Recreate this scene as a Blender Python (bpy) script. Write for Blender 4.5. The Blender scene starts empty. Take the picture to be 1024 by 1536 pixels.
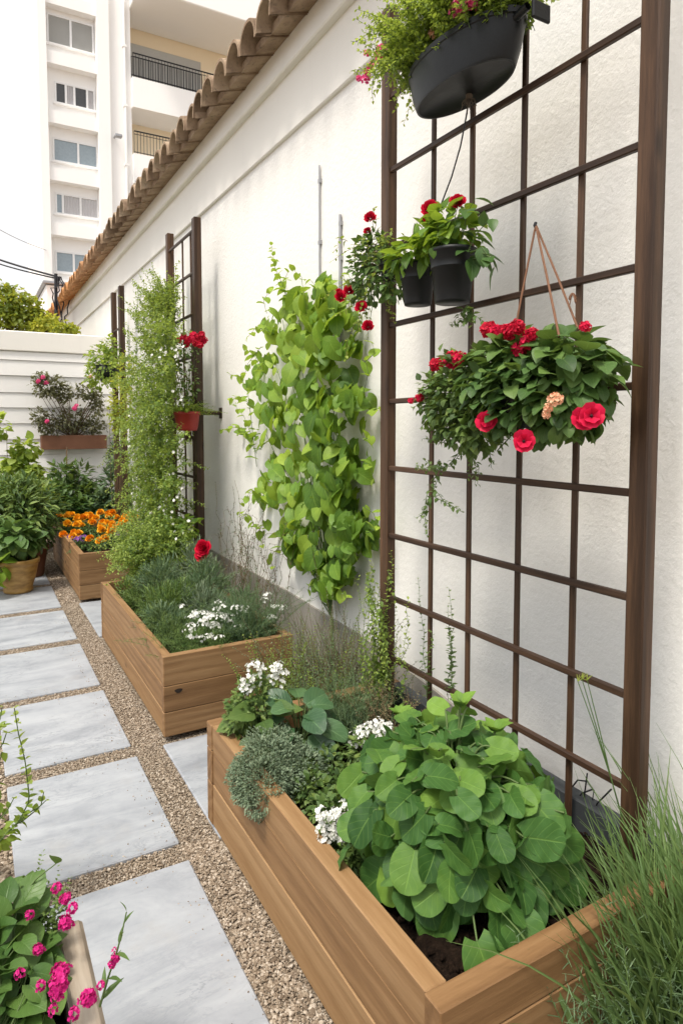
import bpy, math, random
import numpy as np
from mathutils import Vector, Matrix

S = bpy.context.scene
COL = S.collection
random.seed(7)
PI = math.pi
RNG = np.random.default_rng(11)

# ------------------------------------------------------------------ camera
FPX, PX, PY, EYE = 975.0, 512.0, 693.0, 1.55
PITCH, YAW = math.radians(3.4044), math.radians(29.695)
cam = bpy.data.cameras.new("Camera")
co = bpy.data.objects.new("Camera", cam)
COL.objects.link(co)
co.location = (0, 0, EYE)
co.rotation_euler = (PI / 2 - PITCH, 0, -YAW)
cam.sensor_width = 36
cam.lens = FPX / 1536 * 36
cam.shift_y = -75 / 1536
cam.clip_start = 0.05
cam.clip_end = 2000
S.camera = co
FW = np.array([math.sin(YAW) * math.cos(PITCH), math.cos(YAW) * math.cos(PITCH), -math.sin(PITCH)])
RT = np.array([math.cos(YAW), -math.sin(YAW), 0.0])
UP = np.cross(RT, FW)


def at(px, py, X=None, Y=None, Z=None):
    """Survey helper: a point read off the photograph on a known real plane, in metres."""
    r = FW + RT * (px - PX) / FPX - UP * (py - PY) / FPX
    t = X / r[0] if X is not None else (Y / r[1] if Y is not None else (Z - EYE) / r[2])
    return np.array([0, 0, EYE]) + t * r


# ------------------------------------------------------------------ nodes
class NT:
    def __init__(s, name):
        s.m = bpy.data.materials.new(name)
        s.m.use_nodes = True
        s.t = s.m.node_tree
        s.t.nodes.clear()
        s.out = s.n("ShaderNodeOutputMaterial")

    def n(s, typ, ins=None, **kw):
        nd = s.t.nodes.new(typ)
        for k, v in kw.items():
            setattr(nd, k, v)
        for k, v in (ins or {}).items():
            if hasattr(v, "is_output"):
                s.t.links.new(v, nd.inputs[k])
            else:
                nd.inputs[k].default_value = v
        return nd

    def coord(s, which="Object", scale=(1, 1, 1), rot=(0, 0, 0)):
        c = s.n("ShaderNodeTexCoord")
        return s.n("ShaderNodeMapping", {0: c.outputs[which], "Scale": scale, "Rotation": rot}).outputs[0]

    def pos(s, scale=(1, 1, 1)):
        c = s.n("ShaderNodeNewGeometry")
        return s.n("ShaderNodeMapping", {0: c.outputs["Position"], "Scale": scale}).outputs[0]

    def noise(s, vec, scale, detail=4, rough=.55, dist=0):
        return s.n("ShaderNodeTexNoise", {"Vector": vec, "Scale": scale, "Detail": detail, "Roughness": rough,
                                          "Distortion": dist}).outputs["Fac"]

    def math(s, op, a, b=0.0, c=0.0, clamp=False):
        return s.n("ShaderNodeMath", {0: a, 1: b, 2: c}, operation=op, use_clamp=clamp).outputs[0]

    def ramp(s, fac, stops):
        nd = s.n("ShaderNodeValToRGB", {0: fac})
        e = nd.color_ramp.elements
        while len(e) < len(stops):
            e.new(0.5)
        for el, (p, c) in zip(e, stops):
            el.position = p
            el.color = (c[0], c[1], c[2], 1) if not isinstance(c, (int, float)) else (c, c, c, 1)
        return nd.outputs[0]

    def mix(s, fac, a, b, mode="MIX"):
        nd = s.n("ShaderNodeMix", data_type="RGBA", blend_type=mode)
        for k, v in ((0, fac), (6, a), (7, b)):
            if hasattr(v, "is_output"):
                s.t.links.new(v, nd.inputs[k])
            else:
                nd.inputs[k].default_value = v if k == 0 else (v[0], v[1], v[2], 1)
        return nd.outputs[2]

    def bump(s, h, strength=.3, dist=.01, normal=None):
        i = {"Height": h, "Strength": strength, "Distance": dist}
        if normal is not None:
            i["Normal"] = normal
        return s.n("ShaderNodeBump", i).outputs[0]

    def pbr(s, color, rough=.6, normal=None, spec=.4, metal=0.0, **kw):
        i = {"Base Color": color if hasattr(color, "is_output") else (*color, 1), "Roughness": rough, "Metallic": metal,
             "Specular IOR Level": spec}
        if normal is not None:
            i["Normal"] = normal
        i.update(kw)
        return s.n("ShaderNodeBsdfPrincipled", i).outputs[0]

    def done(s, sh):
        s.t.links.new(sh, s.out.inputs[0])
        return s.m


def m_plain(name, col, rough=.5, metal=0.0, spec=.4, var=.12, bump=0.0, bscale=80):
    t = NT(name)
    v = t.pos()
    nz = t.noise(v, 9, 5)
    c = t.mix(nz, tuple(x * (1 - var) for x in col), tuple(min(1, x * (1 + var)) for x in col))
    nm = t.bump(t.noise(v, bscale, 4), bump, .004) if bump else None
    return t.done(t.pbr(c, rough, nm, spec, metal))


def m_stucco(name, col, stain=(.55, .53, .5), amt=.25, bs=1.0):
    t = NT(name)
    v = t.pos()
    big = t.noise(v, 1.3, 5, .6)
    streak = t.noise(t.pos((6, 6, .7)), 2.0, 5, .65)
    c = t.mix(t.math("MULTIPLY", t.ramp(big, [(.4, 0), (.75, 1)]), amt), col, tuple(a * .86 for a in col))
    c = t.mix(t.math("MULTIPLY", t.ramp(streak, [(.56, 0), (.82, 1)]), amt), c, stain)
    h = t.math("ADD", t.math("MULTIPLY", t.noise(v, 38, 6, .62), 1.0), t.math("MULTIPLY", t.noise(v, 130, 3, .6), .35))
    h = t.math("ADD", h, t.math("MULTIPLY", t.noise(v, 7, 3), .5))
    return t.done(t.pbr(c, .88, t.bump(h, .36 * bs, .010), .2))


def m_wood(name, axis, dark, mid, light, knots=True, rough=.6, scale=1.0, wear=0.0):
    """Sawn timber: stretched grain along one axis, knots and a little tonal change board to board."""
    t = NT(name)
    st = {0: (.6, 9, 9), 1: (9, .6, 9), 2: (9, 9, .6)}[axis]
    v = t.coord("Object", tuple(x * scale for x in st))
    oi = t.n("ShaderNodeObjectInfo")
    att = t.n("ShaderNodeAttribute", attribute_name="tint")
    off = t.n("ShaderNodeVectorMath", {0: v, 1: t.n("ShaderNodeCombineXYZ", {0: t.math("MULTIPLY", att.outputs["Fac"], 37.0),
              1: t.math("MULTIPLY", oi.outputs["Random"], 23.0), 2: t.math("MULTIPLY", att.outputs["Fac"], 17.0)}).outputs[0]},
              operation="ADD").outputs[0]
    warp = t.noise(off, .9, 3, .5)
    grain = t.n("ShaderNodeTexWave", {"Vector": off, "Scale": .9, "Distortion": 7.0, "Detail": 4.0, "Detail Scale": 1.2},
                wave_type="RINGS", rings_direction="XYZ"[axis]).outputs["Fac"]
    fine = t.noise(off, 9, 6, .7)
    f = t.math("ADD", t.math("MULTIPLY", grain, .17), t.math("MULTIPLY", fine, .62))
    f = t.math("ADD", f, t.math("MULTIPLY", warp, .42))
    f = t.math("ADD", f, t.math("MULTIPLY", t.math("SUBTRACT", att.outputs["Fac"], .5), .22))
    c = t.ramp(f, [(.25, dark), (.55, mid), (.85, light)])
    if knots:
        kv = t.coord("Object", tuple((2.0, 5.5, 5.5)[i] for i in ({0: (0, 1, 2), 1: (1, 0, 2), 2: (1, 2, 0)}[axis])))
        k = t.n("ShaderNodeTexVoronoi", {"Vector": kv, "Scale": .9, "Randomness": 1.0}).outputs["Distance"]
        c = t.mix(t.ramp(k, [(.035, 1), (.11, 0)]), c, tuple(a * .35 for a in dark))
    if wear:
        c = t.mix(t.math("MULTIPLY", t.ramp(t.noise(t.pos(), 5, 6, .7), [(.45, 0), (.7, 1)]), wear), c, (.3, .27, .23))
    h = t.math("ADD", t.math("MULTIPLY", fine, .8), t.math("MULTIPLY", grain, .35))
    return t.done(t.pbr(c, rough, t.bump(h, .35, .004), .3))


def m_leaf(name, old, mid, young, vein=.35, rough=.48, trans=.3, vn=7, spec=.35, cut=False):
    t = NT(name)
    att = t.n("ShaderNodeAttribute", attribute_name="tint").outputs["Fac"]
    uvn = t.n("ShaderNodeUVMap").outputs[0]
    sx = t.n("ShaderNodeSeparateXYZ", {0: uvn})
    u = t.math("ABSOLUTE", t.math("SUBTRACT", sx.outputs[0], .5))
    v = sx.outputs[1]
    blot = t.noise(t.pos(), 30, 3)
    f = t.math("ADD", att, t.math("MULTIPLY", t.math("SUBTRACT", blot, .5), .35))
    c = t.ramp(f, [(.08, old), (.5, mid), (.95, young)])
    nm = None
    if vein > 0:
        mid_r = t.math("SUBTRACT", 1.0, t.math("MULTIPLY", u, 34.0), clamp=True)
        sv = t.math("FRACT", t.math("SUBTRACT", t.math("MULTIPLY", v, float(vn)), t.math("MULTIPLY", u, vn * .85)))
        sv = t.math("ABSOLUTE", t.math("SUBTRACT", sv, .5))
        side = t.math("MULTIPLY", t.math("SUBTRACT", 1.0, t.math("MULTIPLY", sv, 13.0), clamp=True), .55)
        vm = t.math("MAXIMUM", mid_r, side)
        c = t.mix(t.math("MULTIPLY", vm, vein), c, tuple(min(1, a * 1.7 + .03) for a in young))
        quilt = t.math("ADD", t.math("MULTIPLY", vm, -1.0), t.math("MULTIPLY", t.noise(t.pos(), 90, 2), .5))
        nm = t.bump(quilt, .32, .003)
    geo = t.n("ShaderNodeNewGeometry").outputs["Backfacing"]
    c2 = t.mix(t.math("MULTIPLY", geo, .45), c, tuple(min(1, a * 1.25 + .03) for a in mid))
    p = t.pbr(c2, rough, nm, spec)
    tc = t.mix(.5, c, tuple(min(1, a * b) for a, b in zip(young, (1.7, 1.6, .9))))
    tr = t.n("ShaderNodeBsdfTranslucent", {"Color": tc}).outputs[0]
    return t.done(t.n("ShaderNodeMixShader", {0: trans, 1: p, 2: tr}).outputs[0])


def m_petal(name, a, b, rough=.55, trans=.3):
    t = NT(name)
    att = t.n("ShaderNodeAttribute", attribute_name="tint").outputs["Fac"]
    uvn = t.n("ShaderNodeUVMap").outputs[0]
    v = t.n("ShaderNodeSeparateXYZ", {0: uvn}).outputs[1]
    st = t.noise(t.n("ShaderNodeMapping", {0: uvn, "Scale": (14, 1.5, 1)}).outputs[0], 3, 3)
    f = t.math("ADD", t.math("MULTIPLY", v, .45), t.math("MULTIPLY", att, .4))
    f = t.math("ADD", f, t.math("MULTIPLY", t.math("SUBTRACT", st, .5), .4))
    c = t.ramp(f, [(.1, a), (.8, b)])
    p = t.pbr(c, rough, None, .25)
    tr = t.n("ShaderNodeBsdfTranslucent", {"Color": c}).outputs[0]
    return t.done(t.n("ShaderNodeMixShader", {0: trans, 1: p, 2: tr}).outputs[0])


# ------------------------------------------------------------------ mesh building
class B:
    """Collects geometry with uv, tint and material slots; builds ONE mesh object."""

    def __init__(s):
        s.v, s.f, s.uv, s.ti, s.fm, s.sm = [], [], [], [], [], []
        s.n = 0

    def add(s, verts, faces, uv=None, tint=.5, mat=0, smooth=True):
        verts = np.asarray(verts, float).reshape(-1, 3)
        k = len(verts)
        s.v.append(verts)
        s.uv.append(np.zeros((k, 2)) if uv is None else np.asarray(uv, float))
        s.ti.append(np.full(k, tint, float) if np.isscalar(tint) else np.asarray(tint, float))
        for fa in (faces if isinstance(faces, tuple) else (faces,)):
            fa = np.asarray(fa, dtype=np.int64)
            if len(fa):
                s.f.append(fa + s.n)
                s.fm.append(np.full(len(fa), mat, dtype=np.int32))
                s.sm.append(np.full(len(fa), smooth, dtype=bool))
        s.n += k
        return s

    def leaves(s, tpl, P, D, N, sc, tint=.5, mat=0, wid=1.0):
        """Copies of a leaf template: P base point, D along the leaf, N its upper side, sc its length."""
        tv, tf, tuv = tpl
        P, D, N = (np.asarray(a, float).reshape(-1, 3) for a in (P, D, N))
        k = len(P)
        if k == 0:
            return s
        D = D / (np.linalg.norm(D, axis=1, keepdims=True) + 1e-9)
        Xv = np.cross(D, N)
        bad = np.linalg.norm(Xv, axis=1) < 1e-3
        Xv[bad] = np.cross(D[bad], np.array([.3, .5, .8]))
        Xv /= np.linalg.norm(Xv, axis=1, keepdims=True)
        Nn = np.cross(Xv, D)
        sc = np.broadcast_to(np.asarray(sc, float), (k,))
        wid = np.broadcast_to(np.asarray(wid, float), (k,))
        V = (P[:, None, :] + sc[:, None, None] * (tv[None, :, 0:1] * (Xv * wid[:, None])[:, None, :]
             + tv[None, :, 1:2] * D[:, None, :] + tv[None, :, 2:3] * Nn[:, None, :]))
        nv = len(tv)
        F = (tf[None] + (np.arange(k) * nv)[:, None, None]).reshape(-1, tf.shape[1])
        ti = np.repeat(np.broadcast_to(np.asarray(tint, float), (k,)), nv)
        return s.add(V.reshape(-1, 3), F, np.tile(tuv, (k, 1)), ti, mat)

    def tube(s, pts, r0, r1=None, sides=5, mat=0, tint=.5, cap=False):
        p = np.asarray(pts, float)
        k = len(p)
        r1 = r0 if r1 is None else r1
        r = np.linspace(r0, r1, k)
        d = np.gradient(p, axis=0)
        d /= np.linalg.norm(d, axis=1, keepdims=True) + 1e-9
        ref = np.array([0, 0, 1.0]) if abs(d[:, 2]).mean() < .8 else np.array([1.0, 0, 0])
        a = np.cross(d, ref)
        a /= np.linalg.norm(a, axis=1, keepdims=True) + 1e-9
        b = np.cross(d, a)
        th = np.arange(sides) * 2 * PI / sides
        V = p[:, None] + r[:, None, None] * (np.cos(th)[None, :, None] * a[:, None] + np.sin(th)[None, :, None] * b[:, None])
        i, j = np.meshgrid(np.arange(k - 1), np.arange(sides), indexing="ij")
        jn = (j + 1) % sides
        F = np.stack([i * sides + j, i * sides + jn, (i + 1) * sides + jn, (i + 1) * sides + j], -1).reshape(-1, 4)
        uv = np.stack([np.tile(np.arange(sides) / sides, k), np.repeat(np.linspace(0, 1, k), sides)], 1)
        s.add(V.reshape(-1, 3), F, uv, tint, mat)
        if cap:
            for e in (0, k - 1):
                s.add(V[e], [list(range(sides))], None, tint, mat, False)
        return s

    def box(s, lo, hi, mat=0, tint=.5, bev=0.0, jit=0.0):
        lo, hi = np.minimum(lo, hi), np.maximum(lo, hi)
        if bev <= 0:
            V = np.array([[(lo, hi)[i][0], (lo, hi)[j][1], (lo, hi)[k][2]] for i in (0, 1) for j in (0, 1) for k in (0, 1)])
            F = [[0, 1, 3, 2], [4, 6, 7, 5], [0, 4, 5, 1], [2, 3, 7, 6], [0, 2, 6, 4], [1, 5, 7, 3]]
            return s.add(V, F, None, tint, mat, False)
        b = min(bev, .45 * float((hi - lo).min()))
        V, idx = [], {}
        for i in (0, 1):
            for j in (0, 1):
                for k in (0, 1):
                    c = np.array([(lo, hi)[i][0], (lo, hi)[j][1], (lo, hi)[k][2]])
                    sg = np.array([1 if i == 0 else -1, 1 if j == 0 else -1, 1 if k == 0 else -1])
                    for ax in range(3):
                        q = c + sg * b
                        q[ax] = c[ax]
                        idx[i, j, k, ax] = len(V)
                        V.append(q)
        Q, T = [], []
        o = (0, 1)
        for ax in range(3):
            a1, a2 = (ax + 1) % 3, (ax + 2) % 3
            for e in o:
                ring = []
                for u, w in ((0, 0), (1, 0), (1, 1), (0, 1)):
                    k = [0, 0, 0]
                    k[ax], k[a1], k[a2] = e, u, w
                    ring.append(idx[(*k, ax)])
                Q.append(ring if e else ring[::-1])
            for u in o:
                for w in o:
                    k0, k1 = [0, 0, 0], [0, 0, 0]
                    k0[a1] = k1[a1] = u
                    k0[a2] = k1[a2] = w
                    k1[ax] = 1
                    r = [idx[(*k0, a1)], idx[(*k1, a1)], idx[(*k1, a2)], idx[(*k0, a2)]]
                    Q.append(r if u != w else r[::-1])
        for i in o:
            for j in o:
                for k in o:
                    r = [idx[i, j, k, 0], idx[i, j, k, 1], idx[i, j, k, 2]]
                    T.append(r if (i + j + k) % 2 else r[::-1])
        V = np.array(V)
        if jit:
            V = V + RNG.normal(0, jit, V.shape)
        return s.add(V, (np.array(Q), np.array(T)), None, tint, mat, False)

    def lathe(s, prof, c, seg=28, mat=0, tint=.5, sx=1.0, sy=1.0, smooth=True):
        pr = np.asarray(prof, float)
        th = np.arange(seg) * 2 * PI / seg
        k = len(pr)
        V = np.stack([c[0] + sx * pr[:, None, 0] * np.cos(th), c[1] + sy * pr[:, None, 0] * np.sin(th),
                      np.repeat(c[2] + pr[:, 1:2], seg, 1)], -1)
        i, j = np.meshgrid(np.arange(k - 1), np.arange(seg), indexing="ij")
        jn = (j + 1) % seg
        F = np.stack([i * seg + j, i * seg + jn, (i + 1) * seg + jn, (i + 1) * seg + j], -1).reshape(-1, 4)
        return s.add(V.reshape(-1, 3), F, None, tint, mat, smooth)

    def grid(s, fn, nu, nv, mat=0, tint=.5, smooth=True):
        u, v = np.meshgrid(np.linspace(0, 1, nu), np.linspace(0, 1, nv), indexing="ij")
        V = fn(u.ravel(), v.ravel())
        i, j = np.meshgrid(np.arange(nu - 1), np.arange(nv - 1), indexing="ij")
        F = np.stack([i * nv + j, (i + 1) * nv + j, (i + 1) * nv + j + 1, i * nv + j + 1], -1).reshape(-1, 4)
        return s.add(V, F, np.stack([u.ravel(), v.ravel()], 1), tint, mat, smooth)

    def mesh(s, name, mats, origin=(0, 0, 0)):
        me = bpy.data.meshes.new(name)
        V = np.concatenate(s.v) - np.asarray(origin, float)
        uv, ti = np.concatenate(s.uv), np.concatenate(s.ti)
        lt = np.concatenate([np.full(len(f), f.shape[1], dtype=np.int32) for f in s.f])
        li = np.concatenate([f.ravel() for f in s.f]).astype(np.int32)
        ls = np.concatenate([[0], np.cumsum(lt)[:-1]]).astype(np.int32)
        me.vertices.add(len(V))
        me.vertices.foreach_set("co", V.astype(np.float32).ravel())
        me.loops.add(len(li))
        me.loops.foreach_set("vertex_index", li)
        me.polygons.add(len(lt))
        me.polygons.foreach_set("loop_start", ls)
        me.polygons.foreach_set("material_index", np.concatenate(s.fm))
        me.polygons.foreach_set("use_smooth", np.concatenate(s.sm))
        ul = me.uv_layers.new(name="UVMap")
        ul.data.foreach_set("uv", uv[li].astype(np.float32).ravel())
        at_ = me.attributes.new("tint", "FLOAT", "POINT")
        at_.data.foreach_set("value", ti.astype(np.float32))
        for m in (mats if isinstance(mats, (list, tuple)) else [mats]):
            me.materials.append(m)
        me.update(calc_edges=True)
        me.validate()
        return me

    def build(s, name, mats, parent=None):
        org = wloc(parent) if parent else (0, 0, 0)
        return link(name, s.mesh(name, mats, org), parent)


def wloc(o):
    p = np.zeros(3)
    while o is not None:
        p = p + np.array(o.location)
        o = o.parent
    return p


def link(name, data, parent=None, loc=None):
    o = bpy.data.objects.new(name, data)
    COL.objects.link(o)
    if parent is not None:
        o.parent = parent
    if loc is not None:
        o.location = loc
    return o


def tag(o, label=None, cat=None, group=None, kind=None):
    for k, v in (("label", label), ("category", cat), ("group", group), ("kind", kind)):
        if v:
            o[k] = v
    return o


def thing(name, loc, label, cat, group=None):
    o = link(name, None, None, tuple(float(x) for x in loc))
    o.empty_display_size = .1
    return tag(o, label, cat, group)


# ------------------------------------------------------------------ leaf and petal templates
def leaf_tpl(w, n=6, m=2, fold=.2, curl=.25, lobe=0.0, wave=0.0, pet=0.0):
    """w(t): half width along the leaf. Returns (verts, quads, uv); x across, y along, z up."""
    t = np.linspace(0, 1, n + 1)
    sx = np.linspace(-1, 1, 2 * m + 1)
    T, Sx = np.meshgrid(t, sx, indexing="ij")
    W = np.array([w(a) for a in t])[:, None]
    x = Sx * W
    y = T - lobe * np.abs(Sx) ** 1.4 * (1 - T) ** 3
    z = fold * np.abs(x) - curl * T ** 2 + wave * np.sin(T * 15 + Sx * 2) * np.abs(Sx)
    V = np.stack([x, y + pet, z], -1).reshape(-1, 3)
    k = 2 * m + 1
    i, j = np.meshgrid(np.arange(n), np.arange(2 * m), indexing="ij")
    F = np.stack([i * k + j, i * k + j + 1, (i + 1) * k + j + 1, (i + 1) * k + j], -1).reshape(-1, 4)
    return V, F, np.stack([Sx.ravel() * .5 + .5, T.ravel()], 1)


def w_ovate(t): return .34 * (math.sin(PI * min(1, t ** .72)) ** .85 if 0 < t < 1 else 0.012)
def w_heart(t): return .46 * (max(0, math.sin(PI * (t * .84 + .16))) ** .8 if t < 1 else 0) * (1 if t > .02 else .8) + .004
def w_round(t): return .47 * math.sqrt(max(0.0005, 1 - (2 * (t * .93 + .06) - 1) ** 2))
def w_lance(t): return .13 * (math.sin(PI * min(1, t ** .8)) if 0 < t < 1 else .02) + .003
def w_blade(t): return .5 * (1 - t) ** .6 + .02
def w_petal(t): return .36 * math.sin(PI * min(1, (t * .86 + .04) ** 1.25)) ** .8 + .02


T_OVATE = leaf_tpl(w_ovate, 6, 2, .25, .28)
T_OVATE_S = leaf_tpl(w_ovate, 3, 1, .3, .25)
T_HEART = leaf_tpl(w_heart, 9, 2, .22, .3, .2, .012)
T_ROUND = leaf_tpl(w_round, 15, 4, .16, .22, .17, .022)
T_ROUND2 = leaf_tpl(w_round, 15, 4, .05, -.12, .2, .03)
T_ROUND3 = leaf_tpl(w_round, 15, 4, .34, .42, .16, .03)
T_HEARTR = leaf_tpl(w_heart, 13, 4, .14, .3, .26, .02)
T_SPOON = leaf_tpl(lambda t: .42 * math.sqrt(max(.0008, 1 - (2 * (t * .95 + .03) - 1) ** 2)), 8, 3, .22, .3, .02, .015)
T_LANCE = leaf_tpl(w_lance, 4, 1, .4, .3)
T_TINY = leaf_tpl(w_ovate, 2, 1, .2, .15)
T_NEEDLE = leaf_tpl(lambda t: .055 * (1 - t * .6), 2, 1, .3, .1)
T_PETAL = leaf_tpl(w_petal, 4, 2, -.25, -.18)
T_PETAL_S = leaf_tpl(w_petal, 2, 1, -.2, -.1)


def nrm(a):
    a = np.asarray(a, float)
    return a / (np.linalg.norm(a, axis=-1, keepdims=True) + 1e-9)


def rdir(k, r):
    return nrm(r.normal(size=(k, 3)))


# ------------------------------------------------------------------ flower heads (local origin, facing +z)
def fl_rose(mat, k=26, seed=1):
    r, b = np.random.default_rng(seed), B()
    for i in range(k):
        q = i / k
        a = i * 2.4
        el = 1.35 - 1.15 * q
        rad = .05 + .3 * q
        out = np.array([math.cos(a), math.sin(a), 0])
        P = out * rad * .45 + np.array([0, 0, .12 - .16 * q])
        D = out * math.cos(el) + np.array([0, 0, math.sin(el)])
        N = np.array([0, 0, 1]) * math.cos(el) - out * math.sin(el)
        b.leaves(T_PETAL, P, D, N, .38 + .32 * q, q * .7 + r.random() * .3, 0, 1.5)
    return b.mesh("rose_bloom", mat)


def fl_open(mat, eye, k=6, wid=1.4, seed=2, ring=2):
    r, b = np.random.default_rng(seed), B()
    for lay in range(ring):
        for i in range(k):
            a = (i + .5 * lay) * 2 * PI / k + r.normal(0, .08)
            el = .18 + .4 * lay + r.normal(0, .06)
            out = np.array([math.cos(a), math.sin(a), 0])
            D = out * math.cos(el) + np.array([0, 0, math.sin(el)])
            N = np.array([0, 0, 1]) * math.cos(el) - out * math.sin(el)
            b.leaves(T_PETAL, out * .04 + np.array([0, 0, .02 * lay]), D, N, (.62 - .16 * lay) * r.uniform(.9, 1.1), r.random(), 0, wid)
    b.lathe([(.002, .16), (.05, .15), (.08, .1), (.085, .02)], (0, 0, 0), 10, 1)
    return b.mesh("open_bloom", [mat, eye])


def fl_umbel(mat, florets=16, seed=3, five=5):
    """A geranium-like head: a dome of five-petalled florets."""
    r, b = np.random.default_rng(seed), B()
    florets = int(florets * 1.5)
    for i in range(florets):
        q = (i + .5) / florets
        ph = math.acos(1 - 1.15 * q)
        a = i * 2.39996
        d = np.array([math.sin(ph) * math.cos(a), math.sin(ph) * math.sin(a), math.cos(ph)])
        c = d * .42 * r.uniform(.7, 1.2) * [1, 1, .8]
        e1 = nrm(np.cross(d, [.3, .2, .9]))
        e2 = np.cross(d, e1)
        off = r.random() * 6
        for p in range(five):
            th = off + p * 2 * PI / five
            out = e1 * math.cos(th) + e2 * math.sin(th)
            b.leaves(T_PETAL_S, c, out + d * .3 + rdir(1, r)[0] * .25, d - out * .3, .23 * r.uniform(.75, 1.2), r.random(), 0, 1.4)
    return b.mesh("umbel_bloom", mat)


def fl_pom(mat, k=70, seed=4):
    """Marigold: a ruffled dome of short petals."""
    r, b = np.random.default_rng(seed), B()
    for i in range(k):
        q = (i + .5) / k
        a = i * 2.39996
        el = 1.45 - 1.5 * q
        out = np.array([math.cos(a), math.sin(a), 0])
        P = out * .22 * math.sqrt(q) + np.array([0, 0, .18 * (1 - q)])
        D = out * math.cos(el) + np.array([0, 0, math.sin(el)])
        N = np.array([0, 0, 1]) * math.cos(el) - out * math.sin(el)
        b.leaves(T_PETAL_S, P, D + rdir(1, r)[0] * .2, N, .3 * r.uniform(.8, 1.15), q * .6 + .4 * r.random(), 0, 1.5)
    return b.mesh("pom_bloom", mat)


def put_flower(me, parent, p, facing, size, r, name="flower"):
    f = nrm(np.asarray(facing, float))
    q = Vector(f).to_track_quat("Z", "Y")
    o = link(name, me, parent)
    o.rotation_mode = "QUATERNION"
    o.rotation_quaternion = q @ Matrix.Rotation(r.random() * 6, 3, "Z").to_quaternion()
    o.scale = (size, size, size)
    o.location = np.asarray(p) - wloc(parent)
    return o


# ------------------------------------------------------------------ plant growers
def blob_points(blobs, n, r, shell=.55, squash=None):
    """Random points in ellipsoids (centre, radii), denser towards the outside; also the outward direction."""
    vol = np.array([b[1][0] * b[1][1] * b[1][2] for b in blobs]) ** .67
    pick = r.choice(len(blobs), n, p=vol / vol.sum())
    c = np.array([b[0] for b in blobs])[pick]
    rad = np.array([b[1] for b in blobs])[pick]
    d = rdir(n, r)
    s = (shell + (1 - shell) * r.random(n)) ** .8
    lump = 1 + .16 * np.sin(d[:, 0] * 5 + pick) * np.cos(d[:, 1] * 6) + .1 * np.sin(d[:, 2] * 9 + pick * 2)
    return c + d * rad * (s * lump)[:, None], d, s


def bush(root, blobs, n, tpl, size, mat, r, up=.5, droop=.1, tint=(.2, .8), shell=.5, stems=18, smat=None, wid=1.0,
         name="foliage", srad=.004, base=None, jit=.6):
    """A leafy mass: leaves through the volume of several lumps, on fine stems that rise from the base."""
    P, d, s = blob_points(blobs, n, r, shell)
    D = nrm(d * 1.0 + rdir(n, r) * jit + np.array([0, 0, -droop]))
    N = nrm(d * .6 + np.array([0, 0, up + .2]) + rdir(n, r) * .35)
    sz = size * r.uniform(.6, 1.15, n)
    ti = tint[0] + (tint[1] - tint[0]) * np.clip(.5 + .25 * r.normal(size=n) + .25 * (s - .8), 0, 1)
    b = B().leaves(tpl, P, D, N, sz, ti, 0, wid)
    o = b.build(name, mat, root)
    if stems and smat:
        sb = B()
        bp = wloc(root) if base is None else np.asarray(base, float)
        for i in r.choice(n, min(stems, n), replace=False):
            p = P[i]
            q = bp + r.normal(0, .015, 3) * np.array([1, 1, 0])
            midp = (p + q) / 2 + r.normal(0, .03, 3) + np.array([0, 0, .03])
            tt = np.linspace(0, 1, 7)[:, None]
            sb.tube((1 - tt) ** 2 * q + 2 * tt * (1 - tt) * midp + tt ** 2 * p, srad, srad * .4, 4)
        sb.build("stem", smat, root)
    return o


def sprig(b, sb, pts, step, tpl, size, r, tint=(.3, .8), srad=.002, pairs=1, spread=1.0, drop=.0, grow=True):
    """A shoot along a polyline with leaves set alternately (or in pairs) along it."""
    p = np.asarray(pts, float)
    seg = np.linalg.norm(np.diff(p, axis=0), axis=1)
    L = np.concatenate([[0], np.cumsum(seg)])
    k = max(3, int(L[-1] / step))
    ts = np.linspace(L[-1] * .06, L[-1], k)
    Q = np.stack([np.interp(ts, L, p[:, i]) for i in range(3)], 1)
    T = nrm(np.gradient(Q, axis=0))
    for j in range(pairs):
        a = np.arange(k) * 2.4 + j * PI + r.random() * 6
        e1 = nrm(np.cross(T, np.array([.31, .52, .79])))
        e2 = np.cross(T, e1)
        out = e1 * np.cos(a)[:, None] + e2 * np.sin(a)[:, None]
        D = nrm(T * .55 + out * spread + rdir(k, r) * .25 + np.array([0, 0, -drop]))
        N = nrm(np.array([0, 0, 1.0]) + out * .2 + T * .25 + rdir(k, r) * .25)
        sz = size * r.uniform(.7, 1.15, k) * ((1 - .45 * ts / L[-1]) if grow else 1)
        b.leaves(tpl, Q, D, N, sz, np.clip(tint[0] + (tint[1] - tint[0]) * (ts / L[-1] * .6 + .4 * r.random(k)), 0, 1))
    if sb is not None:
        sb.tube(p, srad, srad * .5, 4)
    return Q


def arc(p, q, lift=0.0, n=8, wob=0.0, r=None, side=(0, 0, 0)):
    p, q = np.asarray(p, float), np.asarray(q, float)
    t = np.linspace(0, 1, n)[:, None]
    o = p * (1 - t) + q * t + np.sin(t * PI) * (np.array([0, 0, lift]) + np.asarray(side, float))
    if wob and r is not None:
        w = r.normal(0, wob, (n, 3))
        w[0] = 0
        o = o + w
    return o
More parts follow.
